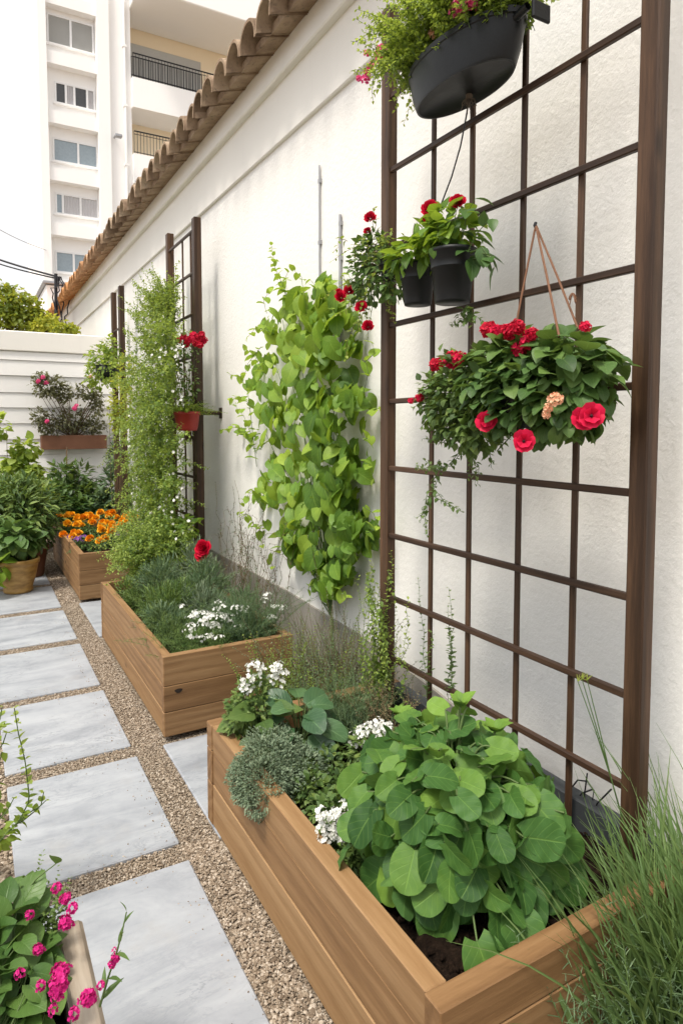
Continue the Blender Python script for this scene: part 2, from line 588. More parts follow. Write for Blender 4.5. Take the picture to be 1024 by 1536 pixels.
# ------------------------------------------------------------------ materials of the setting
M_WALL = m_stucco("white_stucco", (.79, .775, .74), (.50, .48, .44), .22)
M_WALL2 = m_stucco("white_boards", (.78, .77, .75), amt=.18, bs=.4)
M_TRIM = m_stucco("white_trim", (.79, .77, .72), amt=.12, bs=.3)
M_BLD = m_stucco("tower_render", (.90, .89, .875), amt=.08, bs=.2)
M_CREAM = m_stucco("cream_render", (.85, .73, .54), amt=.1, bs=.2)
M_PLINTH = m_stucco("concrete_plinth", (.31, .29, .255), (.13, .12, .105), amt=.9, bs=1.3)
M_CEDAR_Y = m_wood("cedar_along", 1, (.14, .070, .027), (.235, .132, .057), (.325, .20, .097))
M_CEDAR_X = m_wood("cedar_across", 0, (.12, .060, .023), (.205, .112, .048), (.285, .17, .08))
M_DARK_Z = m_wood("stained_upright", 2, (.017, .009, .0055), (.042, .022, .012), (.105, .056, .030), rough=.5)
M_DARK_Y = m_wood("stained_rail", 1, (.015, .008, .005), (.034, .018, .0105), (.078, .042, .024), False, .5)
M_GREYWOOD = m_wood("weathered_board", 1, (.13, .10, .075), (.29, .235, .18), (.42, .36, .29), True, .8, 1.0, .4)
M_BLACK = m_plain("black_plastic", (.0075, .0085, .0095), .4, 0, .32, .2, .12, 140)
M_SLATE = m_plain("slate_board", (.045, .05, .054), .6, 0, .3, .2, .1, 60)
M_GRAPH = m_plain("graphite_plastic", (.010, .0115, .013), .46, 0, .3, .2, .1, 140)
M_METAL = m_plain("grey_metal", (.36, .36, .37), .4, .7)
M_IRON = m_plain("dark_iron", (.03, .03, .033), .5, .5)
M_ROPE = m_plain("brown_cord", (.17, .085, .05), .8, 0, .2, .3)
M_JUTE = m_plain("grey_twine", (.16, .135, .11), .9, 0, .1, .3, .4, 200)
M_GLASS = m_plain("window_glass", (.28, .34, .38), .12, 0, .6, .2)
M_DGLASS = m_plain("dark_glass", (.06, .062, .065), .15, 0, .5, .3)
M_BLIND = m_plain("grey_blind", (.46, .46, .44), .7, 0, .2, .08)
M_FRAMEW = m_plain("white_frame", (.8, .8, .8), .45)
M_CURT = m_plain("pale_curtain", (.5, .49, .5), .9, 0, .1, .1)
M_RED = m_plain("red_pot_glaze", (.30, .025, .02), .45, 0, .4, .3)
M_TERRA = m_plain("brown_clay", (.16, .075, .045), .8, 0, .2, .3, .3, 60)


def mk_soil():
    t = NT("soil")
    v = t.pos()
    n1 = t.noise(v, 45, 6, .75)
    c = t.ramp(n1, [(.3, (.008, .005, .0035)), (.55, (.030, .018, .0115)), (.78, (.085, .05, .031))])
    h = t.math("ADD", t.noise(v, 60, 6, .8), t.math("MULTIPLY", t.noise(v, 190, 3, .8), .6))
    return t.done(t.pbr(c, .95, t.bump(h, 1.0, .02), .1))


def mk_gravel():
    t = NT("gravel_bed")
    v = t.pos()
    vo = t.n("ShaderNodeTexVoronoi", {"Vector": v, "Scale": 95.0, "Randomness": 1.0})
    cell = t.n("ShaderNodeSeparateColor", {0: vo.outputs["Color"]}).outputs[0]
    c = t.ramp(cell, [(0, (.14, .105, .075)), (.4, (.25, .20, .148)), (.7, (.34, .28, .215)), (1, (.46, .41, .34))])
    c = t.mix(t.ramp(t.noise(v, 6, 4), [(.35, 0), (.75, .6)]), c, (.2, .15, .10))
    h = t.math("ADD", t.math("MULTIPLY", vo.outputs["Distance"], -1.2), t.math("MULTIPLY", t.noise(v, 160, 3), .4))
    return t.done(t.pbr(c, .9, t.bump(h, .9, .012), .15))


def mk_stone():
    t = NT("gravel_stones")
    a = t.n("ShaderNodeAttribute", attribute_name="tint").outputs["Fac"]
    c = t.ramp(t.math("ADD", a, t.math("MULTIPLY", t.math("SUBTRACT", t.noise(t.pos(), 160, 3), .5), .3)),
               [(0, (.13, .097, .068)), (.3, (.23, .178, .128)), (.65, (.325, .262, .195)), (1, (.47, .405, .33))])
    return t.done(t.pbr(c, .85, t.bump(t.noise(t.pos(), 260, 4), .5, .003), .2))


def mk_marble():
    t = NT("grey_marble")
    oi = t.n("ShaderNodeObjectInfo").outputs["Random"]
    off = t.n("ShaderNodeCombineXYZ", {0: t.math("MULTIPLY", oi, 31.0), 1: t.math("MULTIPLY", oi, 57.0), 2: 0.0}).outputs[0]
    v = t.n("ShaderNodeVectorMath", {0: t.pos(), 1: off}, operation="ADD").outputs[0]
    vm = t.n("ShaderNodeMapping", {0: v, "Scale": (1.1, 3.6, 1), "Rotation": (0, 0, .28)}).outputs[0]
    a = t.noise(vm, 1.5, 8, .62, 1.3)
    c = t.ramp(a, [(.28, (.21, .225, .25)), (.46, (.295, .312, .338)), (.62, (.35, .367, .39)), (.8, (.39, .40, .415))])
    vm2 = t.n("ShaderNodeMapping", {0: v, "Scale": (1.6, 4.2, 1), "Rotation": (0, 0, .12)}).outputs[0]
    patch = t.ramp(t.noise(v, 2.2, 3), [(.42, 0), (.6, 1)])
    for sc_, am, wd in ((1.7, .75, 50.0), (3.1, .55, 40.0)):
        bn = t.noise(vm2, sc_, 9, .68, .9)
        ve = t.math("SUBTRACT", 1.0, t.math("MULTIPLY", t.math("ABSOLUTE", t.math("SUBTRACT", bn, .5)), wd), clamp=True)
        c = t.mix(t.math("MULTIPLY", t.math("MULTIPLY", ve, patch), am), c, (.20, .215, .235))
    cloud = t.noise(v, 9, 7, .7)
    c = t.mix(t.math("MULTIPLY", t.ramp(cloud, [(.45, 0), (.7, 1)]), .35), c, (.41, .425, .45))
    dirt = t.ramp(t.noise(v, 3.3, 7, .7), [(.56, 0), (.85, 1)])
    c = t.mix(t.math("MULTIPLY", dirt, .5), c, (.30, .275, .235))
    spk = t.ramp(t.noise(v, 70, 4, .7), [(.68, 0), (.76, 1)])
    c = t.mix(t.math("MULTIPLY", spk, .45), c, (.25, .24, .22))
    r = t.ramp(a, [(.3, .42), (.7, .6)])
    return t.done(t.pbr(c, t.n("ShaderNodeSeparateColor", {0: r}).outputs[0], t.bump(t.noise(v, 60, 5), .12, .004), .35))


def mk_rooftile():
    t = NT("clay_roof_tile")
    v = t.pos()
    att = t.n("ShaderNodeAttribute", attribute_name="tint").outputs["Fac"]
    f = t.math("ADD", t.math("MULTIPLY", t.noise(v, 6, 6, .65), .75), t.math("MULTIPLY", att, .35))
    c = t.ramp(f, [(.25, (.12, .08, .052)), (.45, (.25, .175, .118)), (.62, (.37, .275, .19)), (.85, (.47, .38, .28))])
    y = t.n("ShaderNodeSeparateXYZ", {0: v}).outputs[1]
    c = t.mix(t.math("MULTIPLY", t.math("SUBTRACT", y, 8.5), .22, clamp=True), c, (.56, .27, .11))  # far tiles shift to orange: sunlight on the terracotta painted into the colour
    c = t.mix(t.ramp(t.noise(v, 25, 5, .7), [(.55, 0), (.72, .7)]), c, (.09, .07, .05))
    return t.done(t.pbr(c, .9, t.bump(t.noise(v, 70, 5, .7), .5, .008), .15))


def mk_gold():
    t = NT("ochre_glaze")
    v = t.pos()
    f = t.noise(t.pos((3, 3, 9)), 3, 6, .6)
    c = t.ramp(f, [(.3, (.19, .10, .025)), (.55, (.33, .19, .05)), (.8, (.46, .29, .10))])
    return t.done(t.pbr(c, .38, t.bump(t.noise(v, 40, 4), .15, .004), .5))


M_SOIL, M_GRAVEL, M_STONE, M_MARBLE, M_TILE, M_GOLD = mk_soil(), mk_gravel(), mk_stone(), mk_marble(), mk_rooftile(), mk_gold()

# ------------------------------------------------------------------ ground, gravel, slabs
g = B().grid(lambda u, v: np.stack([(u - .5) * 900, (v - .5) * 900, np.full(len(u), -.016)], 1), 2, 2).build("ground", M_GRAVEL)
g["kind"] = "structure"

SX0, SX1 = .09, .632
SLAB_Y = [(1.20, 2.205), (2.318, 3.040), (3.155, 3.905), (4.008, 4.83), (4.96, 5.77), (5.895, 6.70), (6.82, 7.62), (7.74, 8.54)]
SLAB_L = ["large grey marble slab nearest the camera, beside the magenta flowers",
          "grey marble slab second from the camera, beyond the magenta flowers",
          "grey marble slab third from the camera, beside the yellow green sprig",
          "grey marble slab beside the near end of the middle timber planter",
          "pale marble slab beside the far half of the middle timber planter",
          "pale marble slab carrying the ochre pot",
          "pale marble slab behind the ochre pot beside the marigold planter",
          "farthest pale slab beside the marigold planter"]


def slab(x0, x1, y0, y1, label):
    r = random.Random(int(y0 * 1000))
    t = thing("paving_slab", ((x0 + x1) / 2, (y0 + y1) / 2, -.034), label, "paving slab", "marble paving slabs set in gravel")
    b = B().box((x0, y0, -.034), (x1, y1, 0), bev=.005)
    o = b.build("slab", M_MARBLE, t)
    t.rotation_euler = (r.uniform(-.002, .002), r.uniform(-.002, .002), r.uniform(-.004, .004))


for (a, b_), l in zip(SLAB_Y, SLAB_L):
    slab(SX0, SX1, a, b_, l)
slab(.767, 1.40, 2.27, 3.085, "marble slab in the gap between the near and middle timber planters")
slab(.775, 1.40, 4.93, 5.93, "marble slab in the gap between the middle and marigold planters")
for k, (y0, y1) in enumerate(((4.008, 4.83), (4.96, 5.77), (5.895, 6.70))):
    slab(-.56, -.02, y0, y1, ["pale slab at the left picture edge, nearest of its row", "pale slab at the left picture edge, middle of its row",
                              "pale slab at the left picture edge, farthest of its row"][k])


def ico():
    p = (1 + 5 ** .5) / 2
    V = nrm(np.array([(-1, p, 0), (1, p, 0), (-1, -p, 0), (1, -p, 0), (0, -1, p), (0, 1, p), (0, -1, -p), (0, 1, -p),
                      (p, 0, -1), (p, 0, 1), (-p, 0, -1), (-p, 0, 1)], float))
    F = np.array([(0, 11, 5), (0, 5, 1), (0, 1, 7), (0, 7, 10), (0, 10, 11), (1, 5, 9), (5, 11, 4), (11, 10, 2), (10, 7, 6),
                  (7, 1, 8), (3, 9, 4), (3, 4, 2), (3, 2, 6), (3, 6, 8), (3, 8, 9), (4, 9, 5), (2, 4, 11), (6, 2, 10), (8, 6, 7), (9, 8, 1)])
    return V, F


ICO = ico()


def stones(b, P, rad, r, flat=.65):
    k = len(P)
    V, F = ICO
    q = rdir(k, r)
    a = nrm(np.cross(q, rdir(k, r)))
    c = np.cross(q, a)
    R = np.stack([a, q, c], 1)
    st = rad[:, None] * r.uniform(.6, 1.2, (k, 3))
    W = V[None] * (1 + r.normal(0, .13, (k, 12)))[:, :, None] * st[:, None, :]
    W = np.einsum("kvi,kij->kvj", W, R)
    W[:, :, 2] *= flat
    W += P[:, None]
    b.add(W.reshape(-1, 3), (F[None] + (np.arange(k) * 12)[:, None, None]).reshape(-1, 3), None, np.repeat(r.random(k), 12), 0, False)


gb = B()
rg = np.random.default_rng(5)


def gravel_rect(x0, x1, y0, y1, dens, rmin, rmax, z=-.014):
    n = int((x1 - x0) * (y1 - y0) * dens)
    P = np.stack([rg.uniform(x0, x1, n), rg.uniform(y0, y1, n), np.full(n, z)], 1)
    P[:, 2] += rg.uniform(0, .006, n)
    stones(gb, P, rmin + (rmax - rmin) * rg.random(n) ** 2.2, rg)


gravel_rect(.632, .775, 2.2, 6.0, 46000, .0018, .0062)
gravel_rect(.632, .775, 6.0, 9.5, 5000, .005, .012)
gravel_rect(.632, .80, .9, 2.3, 52000, .0018, .007, -.012)
gravel_rect(.632, .80, 1.0, 2.2, 420, .008, .0125, -.013)
for i in range(len(SLAB_Y) - 1):
    gravel_rect(SX0, SX1, SLAB_Y[i][1], SLAB_Y[i + 1][0], 42000, .0018, .006)
gravel_rect(-.02, SX0, 2.0, 6.5, 9000, .004, .012)
gravel_rect(-.4, SX0, 1.1, 4.0, 5000, .004, .012)
gravel_rect(.8, 1.8, .2, 1.0, 4000, .004, .013)
for i, (ya, yb) in enumerate(SLAB_Y[:5]):      # stray grit on the slab margins
    n = 150
    e = rg.random(n)
    xs_ = np.where(rg.random(n) < .6, SX1 - .10 * e ** 2, rg.uniform(SX0, SX1, n))
    ys_ = np.where(xs_ > SX1 - .1, rg.uniform(ya, yb, n), np.where(rg.random(n) < .5, ya + .09 * e ** 2, yb - .09 * e ** 2))
    stones(gb, np.stack([xs_, ys_, np.full(n, .001)], 1), .0012 + .0028 * rg.random(n) ** 2, rg)
go = gb.build("gravel", M_STONE)
tag(go, "coarse beige gravel filling the strips between slabs and planters", "gravel", None, "stuff")

# ------------------------------------------------------------------ house wall with plinth, stepped band, cornice and tiled eave
WX, BX, CX = 1.82, 1.795, 1.745
zb = at(512, 128, X=BX)[2]
zc = at(512, 6, X=CX)[2]
zt = at(388, 100, X=CX)[2]
WY0, WY1 = -4.0, 22.0
hw = thing("house_wall", (WX, 5, 0), "long white plastered house wall with clay tiled eave on the right", "wall")
B().box((WX, WY0, 0), (WX + .3, WY1, zb + .02)).build("wall_face", M_WALL, hw)
B().box((BX, WY0, zb), (WX + .3, WY1, zc + .02), bev=.006).build("band", M_TRIM, hw)
B().box((CX, WY0, zc), (WX + .3, WY1, zt - .012), bev=.008).build("cornice", M_TRIM, hw)
pl = [(-4, .2), (1.35, .2), (1.6, .212), (2.3, .33), (2.85, .392), (3.93, .43), (6, .44), (22, .44)]
pb = B()
for (ya, za), (yb, zb_) in zip(pl[:-1], pl[1:]):
    n = max(2, int((yb - ya) * 5))
    pb.grid(lambda u, v, ya=ya, yb=yb, za=za, zb_=zb_: np.stack([np.full(len(u), WX - .014), ya + u * (yb - ya), v * (za + u * (zb_ - za))], 1), n, 3, smooth=False)
    pb.grid(lambda u, v, ya=ya, yb=yb, za=za, zb_=zb_: np.stack([WX - .014 + v * .03, ya + u * (yb - ya), (za + u * (zb_ - za)) + 0 * v], 1), n, 2, smooth=False)
pb.build("plinth", M_PLINTH, hw)
tb = B()
PITCHY = .2415
y0 = at(388, 100, X=CX)[1]
rr = np.random.default_rng(3)
for k in range(-16, 62):
    yc = y0 + PITCHY * (k + .5) + rr.normal(0, .006)
    ra, tl = .124 + rr.normal(0, .003), rr.normal(0, .012)
    x0, sl = 1.515 + rr.normal(0, .012), .30
    dz = rr.normal(0, .006)
    for r_, sgn in ((ra, 1), (ra - .016, -1)):
        def fn(u, v, r_=r_, yc=yc, x0=x0, tl=tl, dz=dz):
            th = (u * 1.06 - .03) * PI
            rad = r_ * (1 - .16 * v)
            return np.stack([x0 + v * .52, yc + tl * v - rad * np.cos(th), zt - .028 + dz + (v * .52 - (CX - x0)) * sl + rad * 1.12 * np.sin(th)], 1)
        tb.grid(fn, 13, 4, tint=rr.random())
    th = np.linspace(-.03, 1.03, 13) * PI
    Vo = np.stack([np.full(13, x0), yc - ra * np.cos(th), zt - .028 + dz - (CX - x0) * sl + ra * 1.12 * np.sin(th)], 1)
    ri = ra - .016
    Vi = np.stack([np.full(13, x0), yc - ri * np.cos(th), zt - .028 + dz - (CX - x0) * sl + ri * 1.12 * np.sin(th)], 1)
    tb.add(np.concatenate([Vo, Vi]), [[i, i + 1, 14 + i, 13 + i] for i in range(12)], None, .4, 0, False)
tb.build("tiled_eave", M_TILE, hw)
# mortar bed and roof slope behind the eave tiles
rb = B()
sl = .30
for (xa, xb, o) in ((1.62, 3.6, -.035),):
    V = [(xa, WY0, zt + (xa - CX) * sl + o), (xb, WY0, zt + (xb - CX) * sl + o), (xb, WY1, zt + (xb - CX) * sl + o), (xa, WY1, zt + (xa - CX) * sl + o)]
    V2 = [(x, y, z + .05) for x, y, z in V]
    rb.add(V + V2, [[3, 2, 1, 0], [4, 5, 6, 7], [0, 1, 5, 4], [2, 3, 7, 6], [0, 4, 7, 3], [1, 2, 6, 5]], None, .5, 0, False)
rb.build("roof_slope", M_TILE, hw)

# vertical metal rods on the wall
for (px, pa, pb_, lab) in ((479, 248, 440, "tall thin grey metal rod on the wall, the left and longer of two"),
                           (510, 322, 430, "short thin grey metal rod on the wall beside the red roses")):
    a = at(px, pa, X=WX - .012)
    b2 = at(px, pb_, X=WX - .012)
    a[1] = b2[1] = (a[1] + b2[1]) / 2
    t = thing("wall_rod", (a[0], a[1], b2[2]), lab, "metal rod")
    B().tube([a, b2 - [0, 0, .4]], .0055 if px < 500 else .008, None, 8, cap=True).build("rod", M_METAL, t)
    for f in (.12, .6):
        q = a + (b2 - a) * f
        B().box(q - [.004, .012, .012], q + [.013, .012, .012]).build("wall_clip", M_METAL, t)

# ------------------------------------------------------------------ back garden wall clad in white boards
GY = 9.9
gw = thing("garden_wall", (0, GY, 0), "low white boarded wall closing the far end of the garden", "wall")
B().box((-14, GY + .03, 0), (WX - .002, GY + .22, 2.50)).build("wall_core", M_WALL2, gw)
sb_ = B()
zs = [2.53, 2.41, 2.2, 1.97, 1.765, 1.55, 1.335, 1.12, .92, .76, .55, .34, .12, 0]
for i in range(len(zs) - 1):
    hi, lo = zs[i] - .006, zs[i + 1]
    jog = rr.normal(0, .002)
    sb_.add([(-14, GY - .006 + jog, lo), (WX - .003, GY - .006 + jog, lo), (WX - .003, GY + .010, hi), (-14, GY + .010, hi),
             (-14, GY + .03, lo), (WX - .003, GY + .03, lo), (WX - .003, GY + .03, hi), (-14, GY + .03, hi)],
            [[0, 1, 2, 3], [0, 4, 5, 1], [3, 2, 6, 7]], None, .5, 0, False)
sb_.build("siding", M_WALL2, gw)
B().box((-14, GY - .02, 2.53), (WX - .003, GY + .25, 2.80), bev=.012).build("coping", M_TRIM, gw)

# ------------------------------------------------------------------ apartment tower
TY = 36.0
bt = thing("apartment_building", (9, TY, 0), "tall white apartment block with stacked windows and railed balconies", "building")


def bpt(px, py, dy=0.0):
    return at(px, py, Y=TY + dy)


xl0, xl1, xr0, xr1, xs1 = 3.42, 3.80, 6.15, 6.75, 7.85
H = 27.0
B().box((xl0, TY - .25, 0), (xl1, TY + 9, H)).build("pier", M_BLD, bt)
B().box((xr0, TY - .25, 0), (xr1, TY + 1, H)).build("pier", M_BLD, bt)
B().box((xr1, TY - .05, 0), (xs1, TY + 9, H)).build("stair_wall", M_BLD, bt)
B().box((xl1, TY + .35, 0), (xr0, TY + 9, H)).build("bay_wall", M_BLD, bt)
spz = []
for py0, py1 in ((76, 96), (165, 185), (251, 270), (333, 349)):
    zt_ = bpt(75, py0)[2]
    spz.append(zt_)
spz = [spz[0] + 2.84] + spz + [spz[-1] - 2.8, spz[-1] - 5.6]
for z in spz:
    B().box((xl1, TY - .12, z - .62), (xr0, TY + .35, z)).build("spandrel", M_BLD, bt)


def bwin(p0, p1, kind, panes):
    """One window between two surveyed corners, as frame, panes and sill."""
    a, b2 = bpt(*p0, .35), bpt(*p1, .35)
    x0, x1 = a[0], b2[0]
    dzs = (x1 - x0) * 0
    z1, z0 = a[2], b2[2] + dzs
    y = TY + .35
    fb = B()
    fw = .075
    for lo, hi in (((x0, z0), (x1, z0 + fw)), ((x0, z1 - fw), (x1, z1)), ((x0, z0 + fw), (x0 + fw, z1 - fw)), ((x1 - fw, z0 + fw), (x1, z1 - fw))):
        fb.box((lo[0], y - .07, lo[1]), (hi[0], y + .02, hi[1]))
    xs = [x0 + fw]
    for k, f in enumerate(panes[:-1]):
        xm = x0 + (x1 - x0) * f
        fb.box((xm - .05, y - .065, z0 + fw), (xm + .05, y + .02, z1 - fw))
    fr = fb.build("window", M_FRAMEW, bt)
    prev = x0 + fw
    for k, f in enumerate(panes):
        xe = x0 + (x1 - x0) * f
        mt = {"blind": M_BLIND, "glass": M_GLASS, "dark": M_DGLASS, "curtain": M_CURT}[kind[k] if isinstance(kind, (list, tuple)) else kind]
        p_ = B()
        if mt is M_BLIND:
            n = 26
            for i in range(n):
                za, zb2 = z0 + fw + (z1 - z0 - 2 * fw) * i / n, z0 + fw + (z1 - z0 - 2 * fw) * (i + 1) / n
                p_.add([(prev, y - .04, za), (xe, y - .04, za), (xe, y - .02, zb2), (prev, y - .02, zb2)], [[0, 1, 2, 3]], None, .5, 0, False)
        elif mt is M_CURT:
            p_.grid(lambda u, v, prev=prev, xe=xe: np.stack([prev + u * (xe - prev), y - .02 + .02 * np.sin(u * 34), z0 + fw + v * (z1 - z0 - 2 * fw)], 1), 60, 2)
        else:
            p_.box((prev, y - .02, z0 + fw), (xe, y - .005, z1 - fw))
        p_.build("pane", mt, fr)
        prev = xe
    B().box((x0 - .08, y - .2, z0 - .07), (x1 + .08, y + .01, z0 - .002)).build("sill", M_BLD, fr)


bwin((70, 19), (141, 83), "blind", (.5, 1.0))
bwin((82, 122), (143, 168), ["dark", "curtain", "dark", "curtain"], (.27, .48, .8, 1.0))
bwin((79, 206), (147, 254), "glass", (.56, 1.0))
bwin((83, 289), (148, 330), ["glass", "curtain", "curtain"], (.17, .58, 1.0))
bwin((83, 376), (138, 414), "glass", (.5, 1.0))
# balcony side of the block
B().box((xs1, TY + 1.7, 0), (19.0, TY + 9, H)).build("recess_wall", M_CREAM, bt)


def rail_bars(x0, x1, y, z0, h, n, parent):
    b = B()
    b.tube([(x0, y, z0 + h), (x1, y, z0 + h)], .035, None, 6)
    b.tube([(x0, y, z0 + .08), (x1, y, z0 + .08)], .02, None, 6)
    b.tube([(x0, y, z0 + h * .86), (x1, y, z0 + h * .86)], .016, None, 6)
    for i in range(n + 1):
        x = x0 + (x1 - x0) * i / n
        b.tube([(x, y, z0), (x, y, z0 + h)], .013, None, 4)
    return b.build("railing", M_IRON, parent)


zf1 = bpt(197, 119)[2]
zs2 = bpt(198, 164)[2]
gap = zf1 - zs2
zso = bpt(195, 2)[2]
for zf in (zf1 + 5.95, zf1, zs2 - 2.35 + gap * 0):
    hgt = gap
    B().box((xs1, TY - .35, zf - hgt), (14.6, TY + 1.7, zf)).build("balcony", M_BLD, bt)
B().box((xs1, TY - 2.0, zf1 + 3.55), (18.4, TY + 1.7, zf1 + 5.3), bev=.05).build("balcony", M_BLD, bt)
rail_bars(xs1 + .05, 14.55, TY - .3, zf1, 1.22, 40, bt)
zz = zs2 - 2.35
rail_bars(xs1 + .05, 14.55, TY - .3, zz, 1.15, 40, bt)
# security grille and roller door on the upper balcony
gx0, gx1 = xs1 + .35, xs1 + 4.3
B().box((gx0, TY + 1.64, zf1), (gx1, TY + 1.7, zf1 + 2.75)).build("roller_shutter", M_BLIND, bt)
gb2 = B()
for i in range(31):
    x = gx0 + (gx1 - gx0) * i / 30
    gb2.tube([(x, TY + 1.45, zf1), (x, TY + 1.45, zf1 + 1.95)], .014, None, 4)
for f in (.05, 1.0, 1.95):
    gb2.tube([(gx0, TY + 1.45, zf1 + f), (gx1, TY + 1.45, zf1 + f)], .02, None, 4)
gb2.build("window_grille", M_IRON, bt)
pp = B()
pp.tube([(xs1 - .32, TY - .14, 0), (xs1 - .32, TY - .14, H)], .07, None, 8)
for z in np.arange(3, H, 3.0):
    pp.box((xs1 - .42, TY - .22, z), (xs1 - .22, TY - .04, z + .12))
pp.build("drainpipe", M_BLD, bt)
for i, z in enumerate((bpt(170, 207)[2], bpt(195, 275)[2])):
    lb = B()
    lb.tube([(xs1 - .9 + i, TY - .05, z), (xs1 - .9 + i, TY - .5, z + .05), (xs1 - .8 + i, TY - .7, z - .1)], .04, None, 6)
    lb.box((xs1 - 1.0 + i, TY - .85, z - .22), (xs1 - .65 + i, TY - .6, z - .06), bev=.03)
    lb.build("wall_lamp", M_METAL, bt)

# pale house behind the eave's far end, and the service pole with its cables
hs = thing("low_house", (3.1, 20.5, 0), "small pale house gable showing behind the cable pole and tiled eave", "house")
q = at(88, 445, Y=22.5)
B().box((q[0] - .35, 22.5, 0), (q[0] + 3, 26, q[2] + .35), bev=.02).build("wall", M_BLD, hs)
B().box((q[0] - .45, 22.4, q[2] + .36), (q[0] + 3.1, 26.1, q[2] + .46), bev=.02).build("roof", M_METAL, hs)
pt = at(86, 415, Y=13.5)
pbm = at(80, 500, Y=13.5)
po = thing("cable_pole", (pt[0], 13.5, 0), "slim dark service pole tangled with black cables at the eave's far end", "pole")
B().tube([(pbm[0], 13.5, 0), (pt[0] - .02, 13.5, pt[2] + .05)], .04, .03, 8).build("pole", M_IRON, po)
cbm = B()
for i in range(4):
    cbm.tube(arc(pt + [.02 * i, -.04, 0], at(88 + i * 3, 490, Y=13.4), 0, 12, .02, rr, (.05 * (i - 1.5), 0, 0)), .012, None, 5)
cbm.build("cable", M_IRON, po)
l0 = at(-160, 318, Y=15)
wire = thing("overhead_cable", tuple(pt), "thick black overhead cable sagging from the pole to the left", "cable")
B().tube(arc(pt, l0, -.12, 14), .020, None, 6).tube(arc(pt + [0, .03, -.03], l0 + [0, 0, -.06], -.16, 14), .014, None, 6).build("strand", M_IRON, wire)
w2 = thing("overhead_wire", tuple(at(68, 374, Y=20)), "faint thin wire high in the sky left of the tower", "cable")
B().tube(arc(at(72, 376, Y=36.0), at(-120, 262, Y=24), -.3, 14), .016, None, 5).build("strand", M_METAL, w2)

# ------------------------------------------------------------------ timber planters
def planter(name, x0, x1, y0, y1, ztop, zsoil, label, th=.05, boards=(.13, .135, .14), proud=.004, back=None):
    t = thing(name, ((x0 + x1) / 2, (y0 + y1) / 2, 0), label, "planter box")
    zs_, z = [], ztop
    for h in boards:
        zs_.append((z - h, z))
        z -= h
    zs_[-1] = (.012, zs_[-1][1])

    def panel(lo, hi, mat, axis):
        b = B()
        for k, (za, zb2) in enumerate(zs_):
            a, c = np.array(lo, float), np.array(hi, float)
            sh = RNG.normal(0, .0012)
            if axis == 1:
                a[0] += sh
                c[0] += sh
            else:
                a[1] += sh
                c[1] += sh
            b.box((a[0], a[1], za + .0011), (c[0], c[1], zb2 - .0011), 0, RNG.random(), .0028)
        return b.build("side_panel" if axis == 1 else "end_panel", mat, t)
    panel((x0, y0 + th, 0), (x0 + th, y1 - th, 0), M_CEDAR_Y, 1)
    panel((x1 - th, y0 + th, 0), (x1, y1 - th, 0), back or M_CEDAR_Y, 1)
    panel((x0 - proud, y0, 0), (x1 + proud, y0 + th - .001, 0), M_CEDAR_X, 0)
    panel((x0 - proud, y1 - th + .001, 0), (x1 + proud, y1, 0), M_CEDAR_X, 0)

    def soil(u, v):
        x, y = x0 + th + u * (x1 - x0 - 2 * th), y0 + th + v * (y1 - y0 - 2 * th)
        h = .012 * np.sin(x * 23 + 2 * np.sin(y * 7)) * np.cos(y * 19) + .006 * np.sin(x * 71 + y * 37) + .004 * np.sin(y * 113 - x * 57)
        return np.stack([x, y, zsoil + h], 1)
    so = B().grid(soil, 60, 120)
    n = int((x1 - x0) * (y1 - y0) * 5200)
    P = np.stack([RNG.uniform(x0 + th, x1 - th, n), RNG.uniform(y0 + th, y1 - th, n), np.full(n, zsoil) + RNG.uniform(-.004, .012, n)], 1)
    stones(so, P, .0025 + .009 * RNG.random(n) ** 3, RNG, .8)
    so.build("soil", M_SOIL, t)
    return t


BOX1 = planter("timber_planter", .765, 1.625, .945, 2.385, .405, .315, "nearest long cedar planter filled with the big round-leaved plant", .055, (.10, .13, .175), back=M_SLATE)
BOX2 = planter("timber_planter", .786, 1.475, 3.12, 4.855, .415, .33, "middle cedar planter with feathery herbs and a dark knot in its end", .042, (.15, .13, .135))
BOX3 = planter("timber_planter", .79, 1.43, 5.96, 8.0, .42, .33, "far timber planter with orange marigolds", .045, (.15, .13, .14))
kn = B().lathe([(.001, .002), (.012, .002), (.02, .0)], (0, 0, 0), 12)
ko = at(268, 1036, Y=3.118)
kb = B()
th_ = np.arange(14) * 2 * PI / 14
kb.add(np.concatenate([[ko - [0, .001, 0]], np.stack([ko[0] + .019 * np.cos(th_) * (1 + .2 * np.sin(th_ * 3)), np.full(14, ko[1] - .0004), ko[2] + .011 * np.sin(th_)], 1)]),
       [[0, 1 + i, 1 + (i + 1) % 14] for i in range(14)], None, .5, 0, False)
kb.build("wood_knot", m_plain("knot", (.018, .010, .006), .7), BOX2)

